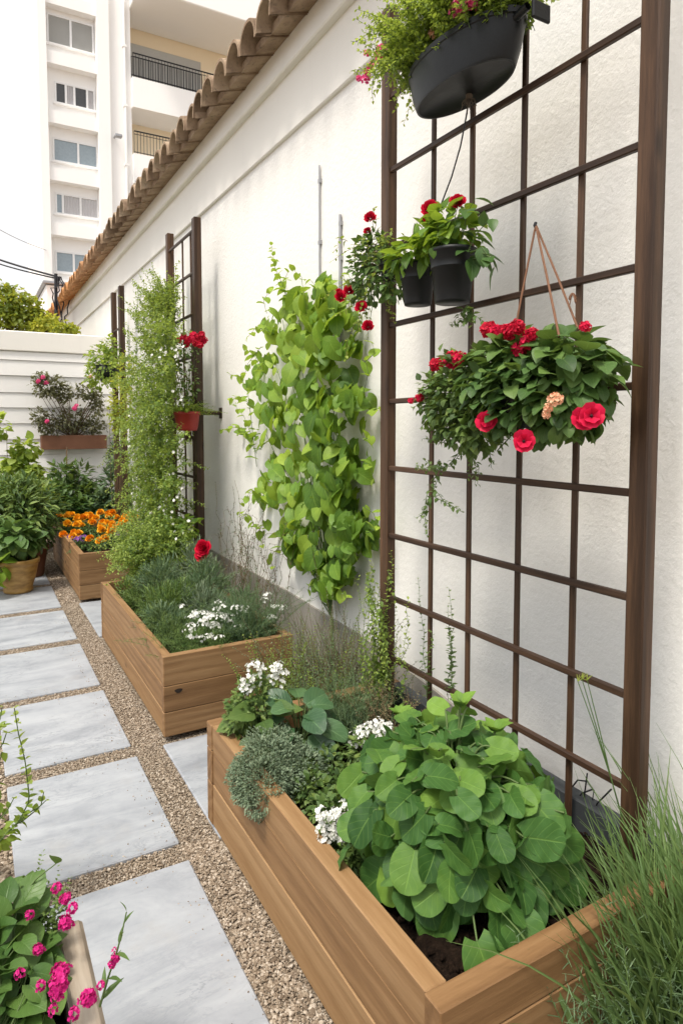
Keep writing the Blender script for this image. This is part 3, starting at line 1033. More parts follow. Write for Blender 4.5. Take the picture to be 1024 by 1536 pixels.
# ------------------------------------------------------------------ trellises
def trellis(x0, d, y_near, y_far, pw, z0, ztop_n, ztop_f, rails, bars, label, rw=.02, zb0=None, brk=()):
    """Two posts, rails between them and thin bars behind the rails; every stick its own mesh."""
    t = thing("trellis", (x0 + d / 2, (y_near + y_far) / 2, z0), label, "trellis", "dark timber trellises along the wall")
    r = np.random.default_rng(int(y_near * 100))
    for y, zt2 in ((y_near, ztop_n), (y_far - pw, ztop_f)):
        B().box((x0, y, z0), (x0 + d, y + pw, zt2), 0, r.random(), .004).build("post", M_DARK_Z, t)
    for z in rails:
        s1, s2 = r.normal(0, .004, 2)
        b = B().box((x0 + .008, y_near + pw, -.0105), (x0 + .008 + rw, y_far - pw, .0105), 0, r.random(), .003)
        V = b.v[0]
        V[:, 2] += z + s1 + (V[:, 1] - y_near) / (y_far - y_near) * s2
        b.build("rail", M_DARK_Y, t)
    for y in bars:
        s1, s2 = r.normal(0, .003, 2)
        b = B().box((x0 + .008 + rw + .0015, y - .0098, (zb0 or z0)), (x0 + .008 + rw + .014, y + .0098, min(ztop_n, ztop_f) - .08), 0, r.random(), .002)
        V = b.v[0]
        V[:, 1] += s1 + V[:, 2] * s2 * .5
        b.build("bar", M_DARK_Z, t)
    for z in brk:
        bk = B().tube([(x0 + d, y_near + pw / 2, z), (WX - .004, y_near + pw / 2, z)], .017, None, 8, cap=True)
        bk.box((WX - .008, y_near + pw / 2 - .03, z - .045), (WX + .01, y_near + pw / 2 + .03, z + .045))
        bk.build("wall_bracket", M_DARK_Y, t)
    return t


TR1 = trellis(1.5, .046, 1.055, 2.304, .054, .30, 3.42, 3.222,
              tuple(1.55 + (z - 1.55) * .9375 for z in (3.25, 2.95, 2.635, 2.32, 1.985, 1.66, 1.36, 1.055, .765, .5)),
              (1.992, 1.772, 1.539, 1.308), "largest dark trellis at right, hung with black pots and red geraniums", rw=.018, zb0=.30)
TR2 = trellis(1.6, .06, 5.18, 6.05, .07, .02, 3.2, 3.27, tuple(3.11 - .335 * k for k in range(9)), (5.62, 5.38),
              "middle dark trellis half covered by the flowering climber", brk=(1.635,))
TR3 = trellis(1.6, .06, 8.17, 8.72, .08, .02, 3.2, 3.2, (2.7, 2.2, 1.7, 1.2, .7), (8.42,), "farthest narrow dark trellis near the wall corner")
# ------------------------------------------------------------------ foliage and flower materials
L_ROUND = m_leaf("round_leaf", (.023, .07, .014), (.056, .138, .030), (.165, .285, .042), .28, .55, .25, 5, .25)
L_BEAN = m_leaf("climber_leaf", (.038, .10, .012), (.125, .24, .026), (.32, .44, .05), .32, .5, .38, 6)
L_JAS = m_leaf("jasmine_leaf", (.045, .095, .016), (.125, .205, .036), (.34, .42, .09), 0, .5, .4)
L_DARK = m_leaf("dark_leaf", (.022, .058, .012), (.056, .122, .027), (.12, .205, .045), .25, .42, .22, 6)
L_GER = m_leaf("geranium_leaf", (.026, .066, .014), (.068, .138, .032), (.15, .235, .055), .22, .5, .25, 6)
L_SPIN = m_leaf("spinach_leaf", (.02, .06, .022), (.045, .105, .042), (.09, .165, .06), .5, .33, .15, 6, .5)
L_HERB = m_leaf("herb_needle", (.032, .068, .03), (.080, .138, .066), (.17, .235, .11), 0, .55, .25)
L_THYME = m_leaf("thyme_leaf", (.055, .092, .055), (.125, .175, .105), (.23, .28, .175), 0, .6, .2)
L_FERN = m_leaf("fern_leaf", (.07, .13, .018), (.18, .28, .045), (.38, .46, .10), 0, .5, .5)
L_MID = m_leaf("shrub_leaf", (.03, .066, .016), (.080, .145, .035), (.18, .25, .06), .2, .5, .28, 6)
L_GRASS = m_leaf("grass_blade", (.032, .07, .018), (.078, .142, .036), (.18, .245, .075), 0, .5, .28)
L_SUN = m_leaf("sunny_leaf", (.11, .17, .02), (.25, .32, .04), (.46, .44, .06), 0, .5, .45)
L_DRY = m_leaf("dry_leaf", (.10, .07, .035), (.19, .14, .075), (.24, .22, .11), 0, .7, .2)
L_STEM = m_plain("green_stem", (.085, .13, .04), .6, 0, .3, .3)
L_TWIG = m_plain("brown_twig", (.14, .095, .055), .8, 0, .2, .3)
F_RED = m_petal("red_petal", (.28, .003, .016), (.68, .008, .045))
F_HOT = m_petal("scarlet_petal", (.45, .004, .035), (.80, .018, .085))
F_PINK = m_petal("pink_petal", (.62, .03, .16), (.85, .14, .34))
F_MAG = m_petal("magenta_petal", (.36, .004, .12), (.72, .03, .26))
F_PEACH = m_petal("peach_petal", (.8, .38, .22), (.88, .55, .36))
F_WHITE = m_petal("white_petal", (.72, .72, .66), (.85, .85, .82))
F_ORANGE = m_petal("orange_petal", (.62, .14, .005), (.88, .36, .012))
F_YELLOW = m_petal("amber_petal", (.72, .27, .006), (.92, .50, .02))
F_PURPLE = m_petal("purple_petal", (.10, .02, .20), (.36, .14, .42))
F_EYE = m_plain("flower_eye", (.09, .05, .015), .8)
F_EYED = m_plain("dark_flower_eye", (.035, .004, .008), .7)

ME_ROSE, ME_ROSE2 = fl_rose(F_RED, 30, 1), fl_rose(F_RED, 24, 8)
ME_OPEN = fl_open(F_HOT, F_EYED, 6, 1.5, 2)
ME_UMB = [fl_umbel(F_HOT, 18, 3), fl_umbel(F_HOT, 14, 6), fl_umbel(F_RED, 20, 7)]
ME_UPINK = [fl_umbel(F_PINK, 14, 9), fl_umbel(F_PINK, 10, 10)]
ME_UMAG = [fl_umbel(F_MAG, 9, 12), fl_umbel(F_MAG, 14, 13), fl_umbel(F_MAG, 6, 14)]
ME_PEACH = fl_umbel(F_PEACH, 10, 15)
ME_POM = [fl_pom(F_ORANGE, 70, 4), fl_pom(F_YELLOW, 64, 5), fl_pom(F_ORANGE, 54, 6)]
ME_PANSY = fl_open(F_PURPLE, F_YELLOW, 5, 1.7, 21, 1)
CAMV = np.array([-.62, -.62, .35])


def R(seed):
    return np.random.default_rng(seed)


def blossoms(root, C, n, spread, size, mat, r, facing=(0, 0, 1), k=4, name="blossom_cluster"):
    """Clusters of tiny florets; each cluster its own mesh."""
    for c in C:
        b = B()
        d = nrm(np.asarray(facing, float) + r.normal(0, .2, 3))
        o = rdir(n, r)
        o = nrm(o + d * .9)
        P = np.asarray(c) + o * np.asarray(spread) * r.uniform(.7, 1.1, (n, 1))
        for p, q in zip(P, o):
            e1 = nrm(np.cross(q, [.3, .2, .9]))
            e2 = np.cross(q, e1)
            a0 = r.random() * 6
            th = a0 + np.arange(k) * 2 * PI / k
            out = e1 * np.cos(th)[:, None] + e2 * np.sin(th)[:, None]
            b.leaves(T_PETAL_S, np.repeat(p[None], k, 0), out + q * .25, q - out * .25, size * r.uniform(.8, 1.15, k), r.random(k), 0, 1.5)
        b.build(name, mat, root)


def tuft(root, bases, n, length, lean, tpl, lsize, step, mat, smat, r, tint=(.2, .8), srad=.0016, pairs=2, droop=.3, spread=.8, out=0.0, name="foliage"):
    """Many thin shoots rising from a patch of soil, each set with small leaves."""
    b, sb = B(), B()
    bases = np.asarray(bases, float)
    cen = bases.mean(0)
    for i in range(n):
        p = bases[r.integers(len(bases))] + r.normal(0, .012, 3) * [1, 1, 0]
        L = length * r.uniform(.5, 1.1)
        d = np.array([r.normal(0, lean), r.normal(0, lean), 1.0]) + (p - cen) * [1, 1, 0] * out
        d = nrm(d)
        t = np.linspace(0, 1, 7)[:, None]
        side = r.normal(0, .12, 3) * L
        pts = p + d * L * t + side * t ** 2 + np.array([d[0], d[1], -.4]) * droop * L * t ** 2.5
        sprig(b, sb, pts, step, tpl, lsize, r, tint, srad, pairs, spread)
    b.build(name, mat, root)
    sb.build("stem", smat, root)


def patch(x0, x1, y0, y1, z, n, r):
    return np.stack([r.uniform(x0, x1, n), r.uniform(y0, y1, n), np.full(n, z)], 1)


def stems_to(root, base, tips, mat, r, rad=.0028, lift=.03):
    b = B()
    for t_ in tips:
        b.tube(arc(base, t_, lift, 8, .003, r), rad, rad * .6, 5)
    return b.build("flower_stalk", mat, root)


# ------------------------------------------------------------------ near planter: the big round-leaved plant
r = R(101)
base = np.array([1.10, 1.33, .32])
RP = thing("round_leaved_plant", base, "big mound of large round mid green leaves in the nearest planter", "plant")
cen, rad = np.array([1.115, 1.345, .485]), np.array([.245, .28, .235])
lb, pbt = B(), B()
k = 0
cand = []
for i in range(9000):
    d = rdir(1, r)[0]
    if d[2] < -.55:
        continue
    lay = r.choice([1.0, .86, .66], p=[.5, .32, .18])
    if any(l == lay and np.linalg.norm(d - e) < .188 for e, l in cand):
        continue
    cand.append((d, lay))
for d, lay in cand:
    size = r.uniform(.060, .102) * (1.0 if d[2] < .5 else .9)
    hang = np.clip(.8 - d[2], .1, 1.35)
    flat = nrm(np.array([d[0], d[1], 0.0]) + r.normal(0, .55, 3) * [1, 1, 0])
    D = nrm(flat * .9 + np.array([0, 0, -.7 * hang]) + r.normal(0, .28, 3))
    N = nrm(d * .75 + np.array([0, 0, .35]) + np.array([-.3, -.3, 0]) + r.normal(0, .5, 3))
    P = cen + d * rad * lay * (1 + r.normal(0, .09)) - D * size * .45
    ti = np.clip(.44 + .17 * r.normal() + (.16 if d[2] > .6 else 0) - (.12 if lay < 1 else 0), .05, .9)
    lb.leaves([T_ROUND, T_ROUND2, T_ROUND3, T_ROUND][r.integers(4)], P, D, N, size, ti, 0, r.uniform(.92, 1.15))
    ax = np.array([base[0] + d[0] * .05, base[1] + d[1] * .05, .36 + .22 * max(0, d[2])])
    pbt.tube(arc(ax, P, .05, 8), .004, .0024, 5, tint=.5)
for px, py, Zq in ((715, 1412, .38), (664, 1345, .40), (775, 1370, .40), (790, 1330, .42), (840, 1290, .44), (590, 1245, .42), (690, 1300, .44), (755, 1370, .38)):
    P = at(px, py, Z=Zq)
    lb.leaves(T_ROUND3, P, nrm([-.28 + r.normal(0, .2), -.45 + r.normal(0, .2), -.42]), nrm([-.35, -.5, .75]), r.uniform(.095, .115), r.uniform(.3, .6), 0, 1.05)
    pbt.tube(arc([base[0], base[1], .45], P, .05, 8), .004, .0024, 5)
for px, py in ((742, 1098), (652, 1185), (632, 1200), (600, 1075), (690, 1060), (575, 1190)):
    c = at(px, py, X=(1.02 if px < 720 else 1.1) + (.12 if py < 1110 else 0))
    for j in range(7):
        a = j * 2.4 + r.random()
        D = nrm([math.cos(a) * .7, math.sin(a) * .7, .75 + .3 * r.random()])
        lb.leaves(T_OVATE, c, D, nrm([-D[0], -D[1], .8]), r.uniform(.035, .06), r.uniform(.75, 1.0), 0, 1.25)
    pbt.tube(arc(base + [0, 0, .1], c, .02, 8), .004, .003, 5)
lb.build("foliage", L_ROUND, RP)
pbt.build("leaf_stalk", L_STEM, RP)

# thyme mound, dark creeper, broad dark leaves, white candytufts, dry heather
r = R(102)
c = at(395, 1150, Z=.405)
c = np.array([.835, 1.955, .385])
TH = thing("thyme_mound", (c[0], c[1], .32), "dense grey green thyme mound spilling over the near planter's rim", "herb")
bush(TH, [(c, (.115, .14, .10)), (c + [.06, .09, .01], (.10, .11, .085)), (c + [-.045, -.07, -.005], (.085, .10, .095)), (c + [.11, -.02, -.02], (.09, .11, .07)), (c + [-.07, .02, -.02], (.06, .09, .07))],
     17000, T_TINY, .0115, L_THYME, r, .5, 0, (.15, .9), .72, 60, L_STEM, .9, srad=.0012)
CR = thing("creeping_herb", (1.03, 1.87, .32), "low dark green creeping herb in the middle of the near planter", "herb")
cb = [((1.03 + dx, 1.87 + dy, .345 + dz), (.055, .06, .04)) for dx, dy, dz in
      [(r.uniform(-.13, .15), r.uniform(-.26, .20), r.uniform(0, .035)) for _ in range(26)]]
bush(CR, cb, 2300, T_OVATE_S, .024, L_MID, r, .7, 0, (.1, 1.0), .6, 40, L_STEM, 1.1, srad=.0015)


def broad(name, base, n, size, mat, label, seed, spread=.16, high=.16, tpl=T_SPOON, tilt=(-.3, -.3), wid=1.0, ang=None):
    r = R(seed)
    t = thing(name, base, label, "plant")
    b, sb = B(), B()
    base = np.asarray(base, float)
    for i in range(n):
        a = (i * 2.4 + r.random() * .5) if ang is None else r.uniform(*ang)
        q = (i + .5) / n
        rr_ = spread * (.25 + .75 * q) * r.uniform(.8, 1.1)
        P = base + np.array([math.cos(a) * rr_ * .6, math.sin(a) * rr_ * .6, high * (1.05 - .6 * q) * r.uniform(.85, 1.15)])
        D = nrm([math.cos(a), math.sin(a), .5 - 1.1 * q + r.normal(0, .12)])
        N = nrm(np.array([tilt[0], tilt[1], 1.0]) + r.normal(0, .2, 3) + .3 * np.array([math.cos(a), math.sin(a), 0]))
        b.leaves(tpl, P, D, N, size * r.uniform(.75, 1.12), r.uniform(.2, .75), 0, wid)
        sb.tube(arc(base + r.normal(0, .006, 3) * [1, 1, 0], P, .03, 7), .003, .002, 5)
    b.build("foliage", mat, t)
    sb.build("leaf_stalk", L_STEM, t)
    return t


broad("broad_leaved_plant", (1.035, 2.125, .32), 19, .105, L_SPIN, "dark glossy oval leaved plant behind the thyme mound", 103, .19, .19)
broad("leafy_green", (.905, 2.19, .32), 15, .11, L_MID, "green drooping leaves under white blossoms at the near planter's far corner", 104, .14, .20, T_OVATE, wid=1.0)


def candytuft(base, tops, label, seed, leafblobs, n=500, fsz=.008, sp=.03, per=14):
    r = R(seed)
    t = thing("white_candytuft", base, label, "flowering plant", "white candytufts in the near planter")
    bush(t, leafblobs, n, T_OVATE_S, .026, L_MID, r, .6, 0, (.3, .95), .5, 24, L_STEM, .8, srad=.0013)
    blossoms(t, tops, per, sp, fsz, F_WHITE, r, (-.3, -.3, .9))
    stems_to(t, np.asarray(base), tops, L_STEM, r, .0015, .0)


c = np.array([.90, 2.26, .55])
candytuft((.90, 2.25, .32), [at(px, py, Y=2.22) for px, py in ((378, 1003), (388, 1000), (396, 1012), (372, 1020), (384, 1022), (366, 1034), (376, 1040), (408, 1008), (418, 1003), (424, 1013), (410, 1020), (420, 1026))],
          "tall white candytuft at the near planter's far corner", 111, [((.90, 2.24, .50), (.09, .08, .10)), ((.83, 2.22, .47), (.05, .05, .07))], 800, .0078, .025, 13)
c2 = at(553, 1112, Z=.42)
candytuft((c2[0], c2[1], .32), [at(px, py, X=c2[0] - .02) for px, py in ((540, 1098), (552, 1092), (566, 1087), (577, 1090), (530, 1108), (545, 1108), (560, 1103), (574, 1102), (582, 1098), (536, 1118))],
          "white candytuft between the dark creeper and the round leaves", 112, [((c2[0], c2[1], .39), (.08, .08, .06)), ((c2[0] + .05, c2[1] - .05, .40), (.06, .06, .06))], 700, .0076, .023, 14)
c3 = at(507, 1262, Z=.37)
candytuft((c3[0], c3[1], .32), [at(px, py, Y=c3[1] - .02) for px, py in ((482, 1222), (494, 1232), (505, 1222), (518, 1213), (526, 1226), (482, 1242), (496, 1248), (510, 1240), (522, 1246), (530, 1238), (488, 1258), (506, 1258))],
          "white candytuft beside the front rim of the near planter", 113, [((c3[0], c3[1], .36), (.06, .07, .055)), ((c3[0] + .02, c3[1] - .05, .345), (.05, .05, .04))], 720, .0074, .021, 14)

r = R(120)
HD = thing("dry_heather", (1.40, 2.12, .32), "small rusty dry heather at the foot of the large trellis", "plant")
tuft(HD, patch(1.33, 1.50, 2.02, 2.25, .32, 40, r), 90, .21, .28, T_TINY, .012, .011, L_DRY, L_TWIG, r, (.1, 1), .0013)
SF = thing("soft_herb", (1.27, 2.2, .32), "soft low herb between the broad leaved plant and the large trellis post", "herb")
tuft(SF, patch(1.13, 1.44, 2.08, 2.32, .32, 50, r), 190, .24, .30, T_NEEDLE, .026, .009, L_HERB, L_STEM, r, (.1, .95), .0013, 2, .5, .8)
VP_ = thing("post_climber", (1.46, 2.30, .32), "wispy green climber winding up the large trellis's left post", "climbing plant")
b, sb = B(), B()
for i in range(26):
    x0, y0_ = 1.455 + r.normal(0, .02), 2.27 + r.normal(0, .05)
    z1 = r.uniform(.55, 1.02)
    pts = arc((x0, y0_, .32), (x0 + r.normal(0, .045) + .02, y0_ + r.normal(.01, .06) - .05 * (z1 < .8), z1), 0, 12, .012, r)
    sprig(b, sb, pts, .013, T_OVATE_S, .027, r, (.25, .95), .0016, 1, .9)
for i in range(14):
    p = np.array([1.44 + r.normal(0, .02), 2.24 + r.normal(0, .05), r.uniform(.72, .98)])
    sprig(b, sb, arc(p, p + [r.normal(-.02, .03), r.normal(-.05, .05), -r.uniform(.12, .3)], .05, 9, .005, r), .011, T_OVATE_S, .026, r, (.3, .9), .0014, 1, .9)
b.build("foliage", L_JAS, VP_)
sb.build("stem", L_STEM, VP_)
VB = thing("slim_climber", (1.50, 1.87, .32), "slim upright climber shoots between two trellis bars above the round leaves", "climbing plant")
b, sb = B(), B()
for px0, px1, py1 in ((676, 676, 885), (680, 672, 910), (672, 680, 940), (640, 626, 870), (640, 650, 945)):
    p0, p1 = at(px0, 1050, X=1.52), at(px1, py1, X=1.52)
    sprig(b, sb, arc(p0, p1, 0, 12, .006, r), .012, T_OVATE_S, .028, r, (.2, .9), .0014, 1, .9)
b.build("foliage", L_MID, VB)
sb.build("stem", L_STEM, VB)

# shrubs on the ground between the near and middle planters
r = R(125)
SH = thing("wispy_shrub", (1.52, 2.78, 0), "olive wispy shrub growing by the plinth behind the near planter", "shrub")
tuft(SH, patch(1.30, 1.70, 2.44, 3.0, .02, 80, r), 380, .60, .16, T_TINY, .015, .014, L_HERB, L_TWIG, r, (.2, 1.0), .0016, 2, .2)
SH2 = thing("small_shrub", (1.34, 2.78, 0), "low bronze tinted shrub in the gap before the middle planter's end", "shrub")
tuft(SH2, patch(1.12, 1.36, 2.48, 2.95, .02, 40, r), 170, .52, .14, T_OVATE_S, .02, .014, L_JAS, L_TWIG, r, (0, .8), .0016, 2, .2)

# ------------------------------------------------------------------ the pale green climber on the wall
r = R(130)
CB = thing("green_climber", (1.73, 3.03, 0), "tall bright green heart leaved climber covering the middle of the white wall", "climbing plant")
PYS = [425, 440, 470, 520, 580, 640, 700, 740, 800, 850, 885]
PL = [462, 430, 408, 392, 380, 378, 378, 395, 412, 445, 482]
PR = [490, 515, 530, 528, 530, 548, 544, 540, 552, 540, 524]
b, sb = B(), B()
P, ti, szs = [], [], []
while len(P) < 880:
    py = r.uniform(425, 885)
    l, rt_ = np.interp(py, PYS, PL), np.interp(py, PYS, PR)
    l += 13 * math.sin(py * .075) + 7 * math.sin(py * .19 + 1)
    rt_ += 12 * math.sin(py * .062 + 2) + 8 * math.sin(py * .17)
    px = r.uniform(l, rt_)
    if math.sin(px * .11 + 2 * math.sin(py * .03)) * math.sin(py * .083 + px * .02) > .46:
        continue
    e = (px - (l + rt_) / 2) / ((rt_ - l) / 2)
    bulge = .20 * math.sqrt(max(0, 1 - e * e)) * (.6 + .4 * math.sin((py - 400) / 500 * PI))
    X = 1.775 - bulge * r.random() ** (.45 if len(P) > 240 else 3.0)
    P.append(at(px, py, X=X))
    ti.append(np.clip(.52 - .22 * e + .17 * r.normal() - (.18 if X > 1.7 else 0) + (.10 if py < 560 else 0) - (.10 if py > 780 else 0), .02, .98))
    szs.append((r.uniform(.085, .135) if r.random() < .5 else r.uniform(.03, .075)) * (.8 if abs(e) > .8 else 1))
P = np.array(P)
n = len(P)
D = nrm(np.array([-.28, 0, -.8]) + r.normal(0, .48, (n, 3)) * [.8, 1.3, .7])
N = nrm(np.array([-.85, -.25, .55]) + r.normal(0, .38, (n, 3)))
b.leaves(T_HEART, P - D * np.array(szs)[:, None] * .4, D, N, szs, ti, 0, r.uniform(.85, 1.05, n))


def shoot(pts, sz, lo, hi, tpl=T_OVATE, step=.035):
    sprig(b, sb, [at(*p) if len(p) == 2 else p for p in pts], step, tpl, sz, r, (lo, hi), .0022, 1, .9, .2)


def W(pts, X):
    return [at(px, py, X=X) for px, py in pts]


shoot(W([(440, 470), (425, 430), (412, 400), (410, 385), (407, 368)], 1.7), .068, .55, .95, T_OVATE, .016)
for pts in ([(385, 700), (378, 640), (372, 590), (362, 565), (345, 562)], [(380, 660), (366, 625), (350, 605)], [(385, 680), (372, 655), (358, 640), (332, 645)],
            [(395, 560), (380, 530), (368, 525)], [(390, 740), (378, 735), (362, 755)], [(395, 800), (370, 775), (358, 768)], [(410, 500), (385, 490), (372, 505)],
            [(400, 470), (395, 450), (408, 432)], [(430, 450), (424, 425), (432, 408)], [(455, 440), (452, 415), (440, 405)], [(520, 450), (530, 425), (522, 412)], [(380, 610), (360, 595), (345, 600)], [(392, 520), (372, 545), (368, 560)], [(400, 780), (385, 800), (392, 818)], [(420, 820), (404, 835), (410, 850)], [(552, 620), (568, 612)], [(545, 545), (562, 530), (558, 515)], [(480, 440), (470, 425), (465, 420)], [(500, 440), (497, 425), (492, 418)], [(545, 590), (552, 560), (548, 540)],
            [(545, 660), (556, 655)], [(548, 800), (562, 795), (566, 775)], [(540, 690), (556, 700), (560, 720)], [(545, 760), (560, 770), (566, 790)], [(470, 870), (462, 885)], [(505, 880), (520, 895)]):
    shoot(W(pts, 1.68), .075, .5, .95, T_HEART, .05)
for i in range(26):
    py = r.uniform(470, 870)
    q = at(r.uniform(np.interp(py, PYS, PL) + 20, np.interp(py, PYS, PR) - 20), py, X=1.76)
    sb.tube(arc(at(497, 925, X=1.76), q, 0, 9, .01, r), .004, .0018, 5)
sb.tube(arc(at(497, 925, X=1.76), (1.745, 3.05, 0), 0, 10, .008, r), .008, .011, 7)
b.build("foliage", L_BEAN, CB)
sb.build("stem", L_STEM, CB)

# ------------------------------------------------------------------ middle planter's planting
r = R(140)
HB = thing("feathery_herb", (1.1, 3.9, .33), "large feathery blue green herb filling the middle planter", "herb")
for (hx, hy, hr, hz, n_, ml) in ((1.00, 3.62, .15, .44, 1500, L_HERB), (1.22, 3.80, .16, .50, 1700, L_THYME), (1.00, 3.98, .15, .53, 1700, L_MID), (1.30, 4.06, .16, .60, 1800, L_HERB),
                                (1.06, 4.34, .15, .60, 1700, L_HERB), (1.33, 4.42, .14, .66, 1600, L_THYME), (1.36, 3.68, .10, .46, 900, L_HERB), (.93, 4.32, .09, .44, 700, L_MID)):
    hc = np.array([hx, hy, .33 + (hz - .33) * .5])
    bush(HB, [(hc, (hr, hr * 1.15, (hz - .33) * .62)), (hc + [r.normal(0, .05), r.normal(0, .06), .05], (hr * .7, hr * .8, (hz - .33) * .6)), (hc + [r.normal(0, .06), r.normal(0, .06), .02], (hr * .6, hr * .7, (hz - .33) * .5))],
         n_, T_NEEDLE, .042, ml, r, .5, -.5, (.0, 1.0), .45, 16, L_STEM, 1.5, srad=.0015, base=(hx, hy, .33))
    pts_ = np.stack([r.normal(hx, hr * .4, 30), r.normal(hy, hr * .5, 30), np.full(30, .33)], 1)
    tuft(HB, pts_, 26, (hz - .30) * 1.15, .3, T_NEEDLE, .034, .010, ml, L_STEM, r, (.2, 1.0), .0014, 2, .5, .8, 1.2)
HB2 = thing("bushy_herb", (1.33, 3.30, .33), "bushy dark herb at the middle planter's corner nearest the wall", "herb")
tuft(HB2, patch(1.20, 1.43, 3.2, 3.5, .33, 60, r), 240, .34, .30, T_NEEDLE, .032, .009, L_HERB, L_STEM, r, (.05, .7), .0014, 2, .5, .8)
HB3 = thing("low_herb", (.93, 3.4, .33), "fresh green low herb at the middle planter's near left corner", "herb")
tuft(HB3, patch(.85, 1.12, 3.2, 3.75, .33, 60, r), 260, .20, .45, T_NEEDLE, .028, .008, L_MID, L_STEM, r, (.15, .9), .0013, 2, .4, .8)
AL = thing("white_alyssum", (1.08, 3.38, .33), "sheet of tiny white alyssum blossoms in the middle planter", "flowering plant")
bush(AL, [((1.08, 3.36, .38), (.16, .12, .06)), ((1.25, 3.52, .42), (.12, .1, .06))], 900, T_OVATE_S, .018, L_DARK, r, .6, 0, (.2, .9), .5, 20, L_STEM)
tops = [at(x_, y_, Y=3.35) + [r.normal(0, .01), r.normal(0, .06), 0] for x_, y_ in
        ((290, 940), (300, 935), (312, 930), (322, 938), (332, 944), (342, 935), (318, 948), (305, 950), (296, 955), (330, 925), (342, 920), (352, 915), (360, 922), (350, 930), (308, 942), (326, 932), (400, 905), (410, 915), (405, 925), (285, 952), (316, 938), (336, 930))]
tops = [t_ + [0, 0, .015] for t_ in tops]
tops = tops + [t_ + [r.normal(0, .05), r.normal(0, .08), r.normal(.01, .012)] for t_ in tops]
blossoms(AL, tops, 10, (.032, .034, .012), .0085, F_WHITE, r, (0, -.2, 1))
DT = thing("dry_twig_plant", (1.66, 4.35, 0), "tall sparse dry twiggy plant against the plinth behind the middle planter", "plant")
b, sb = B(), B()
for i in range(46):
    p0 = np.array([1.60 + r.normal(0, .05), r.uniform(3.7, 4.8), .02])
    z1 = r.uniform(.55, 1.12) * (1 if i % 3 else .85)
    p1 = p0 + [r.normal(.05, .05), r.normal(0, .22), z1]
    p1[0] = min(p1[0], 1.79)
    pts = arc(p0, p1, 0, 12, .014, r, (0, r.normal(0, .08), 0))
    sprig(b, sb, pts, .03, T_TINY, .019, r, (.0, .8), .0022, 1, .9)
    for j in range(3):
        q = pts[r.integers(5, 11)]
        e = q + [r.normal(-.01, .03), r.normal(0, .14), r.uniform(-.04, .12)]
        e[0] = min(e[0], 1.79)
        sprig(b, sb, arc(q, e, .03, 7, .006, r), .024, T_TINY, .016, r, (0, .9), .0013, 1, .9)
b.build("foliage", L_HERB, DT)
sb.build("twig", L_TWIG, DT)

# flowering climber on the middle trellis, with its low skirt over the planter
r = R(150)
JS = thing("flowering_climber", (1.42, 5.3, 0), "tall pale flowering climber on the middle trellis spilling onto the planter", "climbing plant")
b, sb = B(), B()
col_ = [(452, 232, 252, 18), (480, 226, 262, 28), (520, 218, 270, 36), (570, 214, 268, 38), (620, 214, 260, 38), (680, 220, 254, 36), (730, 226, 258, 36), (780, 228, 258, 40), (820, 214, 252, 46), (850, 202, 242, 44)]
pys = [c[0] for c in col_]
for i in range(1450):
    py = r.uniform(450, 862)
    w_ = np.interp(py, pys, [c[3] for c in col_])
    cx = np.interp(py, pys, [(c[1] + c[2]) / 2 for c in col_])
    px = np.clip(r.normal(cx, w_ * .62), cx - w_ * 1.35, cx + w_ * 1.3)
    if px > 266 - (6 if 585 < py < 665 else 0) or (px > 256 and 585 < py < 665):
        continue
    X = 1.54 - .30 * r.random() * (1 if py > 500 else .5)
    p = at(px, py, X=X)
    L = r.uniform(.14, .34)
    d = nrm([r.normal(-.15, .35), r.normal(0, .5), r.normal(.1, .5) + (.5 if py < 540 else -.2)])
    q = p + d * L
    q[0] = min(q[0], 1.7)
    sprig(b, sb, arc(p, q, .04, 7, .008, r), .011, T_OVATE_S, .038, r, (.05, .9), .0015, 1, .95)
for i in range(420):
    p = np.array([r.uniform(.98, 1.42), r.uniform(4.62, 5.25), r.uniform(.42, .72)])
    p[2] *= 1 - .25 * abs(p[0] - 1.2)
    d = nrm([r.normal(-.5, .4), r.normal(-.3, .4), r.normal(.2, .45)])
    sprig(b, sb, arc(p, p + d * r.uniform(.12, .26), .03, 7, .006, r), .012, T_OVATE_S, .033, r, (.2, 1.0), .0015, 1, .95)
b.build("foliage", L_JAS, JS)
sb.build("stem", L_STEM, JS)
fb = B()
for i in range(150):
    py = r.uniform(500, 850)
    cx = np.interp(py, pys, [(c[1] + c[2]) / 2 for c in col_])
    w_ = np.interp(py, pys, [c[3] for c in col_])
    p = at(np.clip(r.normal(cx - 6, w_ * .6), cx - w_ * 1.2, cx + w_), py, X=r.uniform(1.22, 1.42))
    q = nrm(np.array([-.8, -.5, .3]) + r.normal(0, .4, 3))
    e1 = nrm(np.cross(q, [.3, .2, .9]))
    e2 = np.cross(q, e1)
    th = np.arange(5) * 2 * PI / 5
    out = e1 * np.cos(th)[:, None] + e2 * np.sin(th)[:, None]
    fb.leaves(T_PETAL_S, np.repeat(p[None], 5, 0), out + q * .2, q, .0115, r.random(5), 0, 1.4)
o = fb.build("blossoms", F_WHITE, JS)
o["kind"] = "stuff"
BG = thing("bougainvillea", (1.57, 5.28, 2.0), "crimson bougainvillea spray tied near the middle trellis's right post", "flowering plant")
bush(BG, [(at(283, 520, X=1.55), (.08, .16, .10)), (at(262, 540, X=1.55), (.08, .12, .12)), (at(285, 570, X=1.55), (.06, .14, .2))], 380, T_OVATE_S, .035, L_MID, r, .4, 0, (.2, .9), .4, 16, L_TWIG, base=(1.57, 5.3, 1.4))
for px, py in ((268, 510), (275, 505), (283, 511), (290, 503), (297, 506), (303, 503), (306, 511), (294, 515), (280, 517), (301, 517), (287, 508)):
    put_flower(ME_UMB[(px + py) % 3], BG, at(px, py, X=1.49 + r.normal(0, .02)), CAMV, .055, r)
